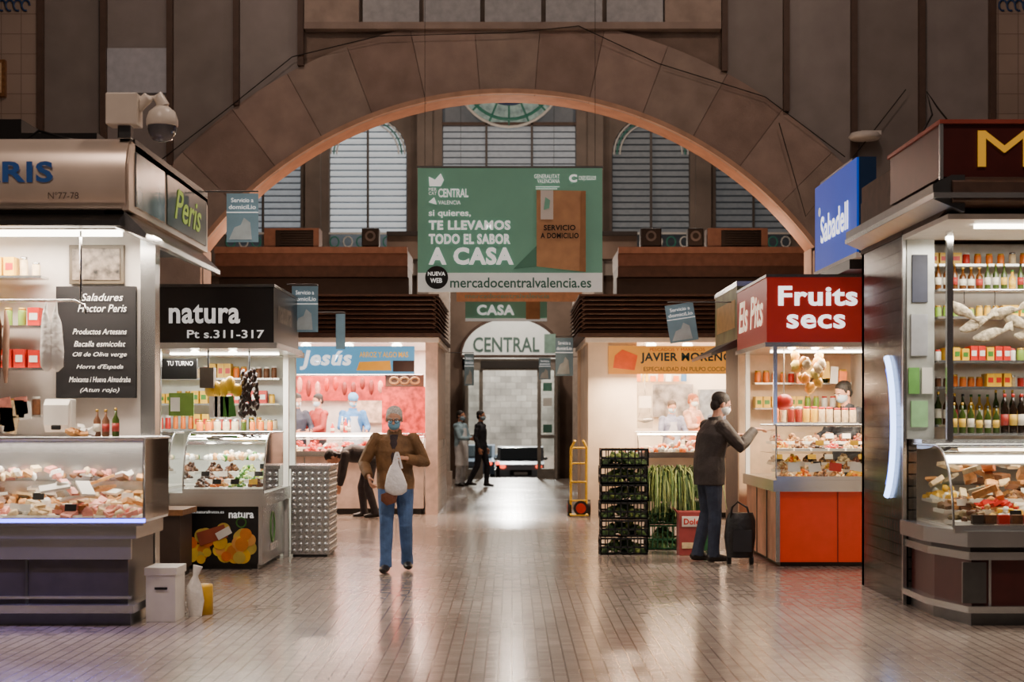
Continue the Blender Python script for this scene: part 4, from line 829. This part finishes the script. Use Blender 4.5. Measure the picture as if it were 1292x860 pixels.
# ================= LIGHTS =================
area('stall_strip_light',(-4.2,12.5,3.0),3.0,.3,130,(1,.82,.66)); area('stall_strip_light',(-3.9,12.6,1.38),2.6,.2,34,(1,.84,.72))
area('stall_strip_light',(-3.2,17.5,2.27),1.1,.8,100,NEU); area('case_light',(-3.0,17.2,1.38),.7,.5,16,NEU)
area('stall_strip_light',(-2.7,26.6,2.78),2.4,.8,260,(1,.74,.58)); area('stall_strip_light',(-2.7,28.2,2.78),2.4,.8,170,(1,.8,.68))
area('stall_strip_light',(2.9,26.4,2.76),2.8,.8,330,(1,.74,.48)); area('stall_strip_light',(2.9,28.2,2.78),2.4,.8,170,(1,.8,.62))
area('canopy_strip_light',(-2.8,25.7,2.26),2.2,.25,130,(1,.68,.5)); area('canopy_strip_light',(2.6,25.55,2.26),2.2,.25,150,(1,.70,.46))
point('canopy_lamp',(-1.6,24.9,2.2),30,(1,.64,.44),.08); point('canopy_lamp',(1.7,24.7,2.1),40,(1,.66,.42),.08)
area('stall_strip_light',(3.4,17.4,2.3),1.1,.8,115,WW); area('case_light',(3.45,17.4,1.48),1.2,.5,20,WW)
area('stall_strip_light',(4.7,12.7,3.04),2.6,.7,110,(1,.9,.76)); area('case_light',(4.6,12.6,1.34),2.2,.4,28,WW)
area('led_strip_light',(-4.3,11.96,.76),3.0,.03,24,(.42,.34,1),(math.radians(-50),0,0))
point('neon_lamp',(3.1,14,1.5),6,(.5,.65,1),.2)
def fill_lamp(x,y,z,e,col,ang,up,rot=(0,0,0)):  # unseen overhead lamps added to light the floor and stalls
    b=B('added_fill_lamp'); b.lathe((x,y,z+.1),[(.3,0),(.28,.12),(.1,.25),(.03,.3)],mat('#6a5a4c',.5),16); b.cyl((x,y,z+.4),(x,y,z+3.5),.02,blk); b.done()
    if e: spot('fill_spot',(x,y,z-.1),e,col,ang,rot)
    if up: point('fill_glow',(x,y,z-.2),up,col,.3)  # added glow, fills the upper walls and arch
for x in(-4,4): fill_lamp(x,7,9.5,650,(1,.74,.60),115,150); fill_lamp(x,18.5,9.8,380,(1,.70,.56),100,190)
fill_lamp(0,2,9,800,(1,.78,.66),120,120); fill_lamp(0,13,9.8,420,(1,.76,.62),90,170)
fill_lamp(0,8.5,8.5,900,(1,.84,.74),50,0,(math.radians(44),0,0))  # added tilted fill, aimed to brighten the walking man
for x in(-3.3,3.3): fill_lamp(x,34,11.5,700,(1,.80,.66),110,420)
for x in(-3.9,3.9): point('ledge_lamp',(x,26.2,4.2),150,(1,.5,.3),.15)
point('arch_lamp',(0,26.6,5.6),60,(1,.6,.42),.15)
point('street_lamp',(0,68,7),9000,(1,.96,.88),.4); point('entrance_fill',(0,40,5),160,(1,.88,.75),.2); point('entrance_fill',(0,36,5),170,(1,.8,.65),.2)  # entrance points are added fill to brighten the door area
w=bpy.data.worlds.new('world'); bpy.context.scene.world=w; w.use_nodes=True
bg=w.node_tree.nodes['Background']; bg.inputs[0].default_value=(.42,.33,.29,1); bg.inputs[1].default_value=.15
# ================= CAMERA =================
c=bpy.data.cameras.new('cam'); c.sensor_width=36; c.lens=55.73; c.shift_y=98/1292; c.clip_end=300
c.dof.use_dof=True; c.dof.focus_distance=16.8; c.dof.aperture_fstop=2.4
co=bpy.data.objects.new('camera',c); co.location=(0,0,1.57); co.rotation_euler=(math.radians(90),0,0); bpy.context.scene.collection.objects.link(co); bpy.context.scene.camera=co
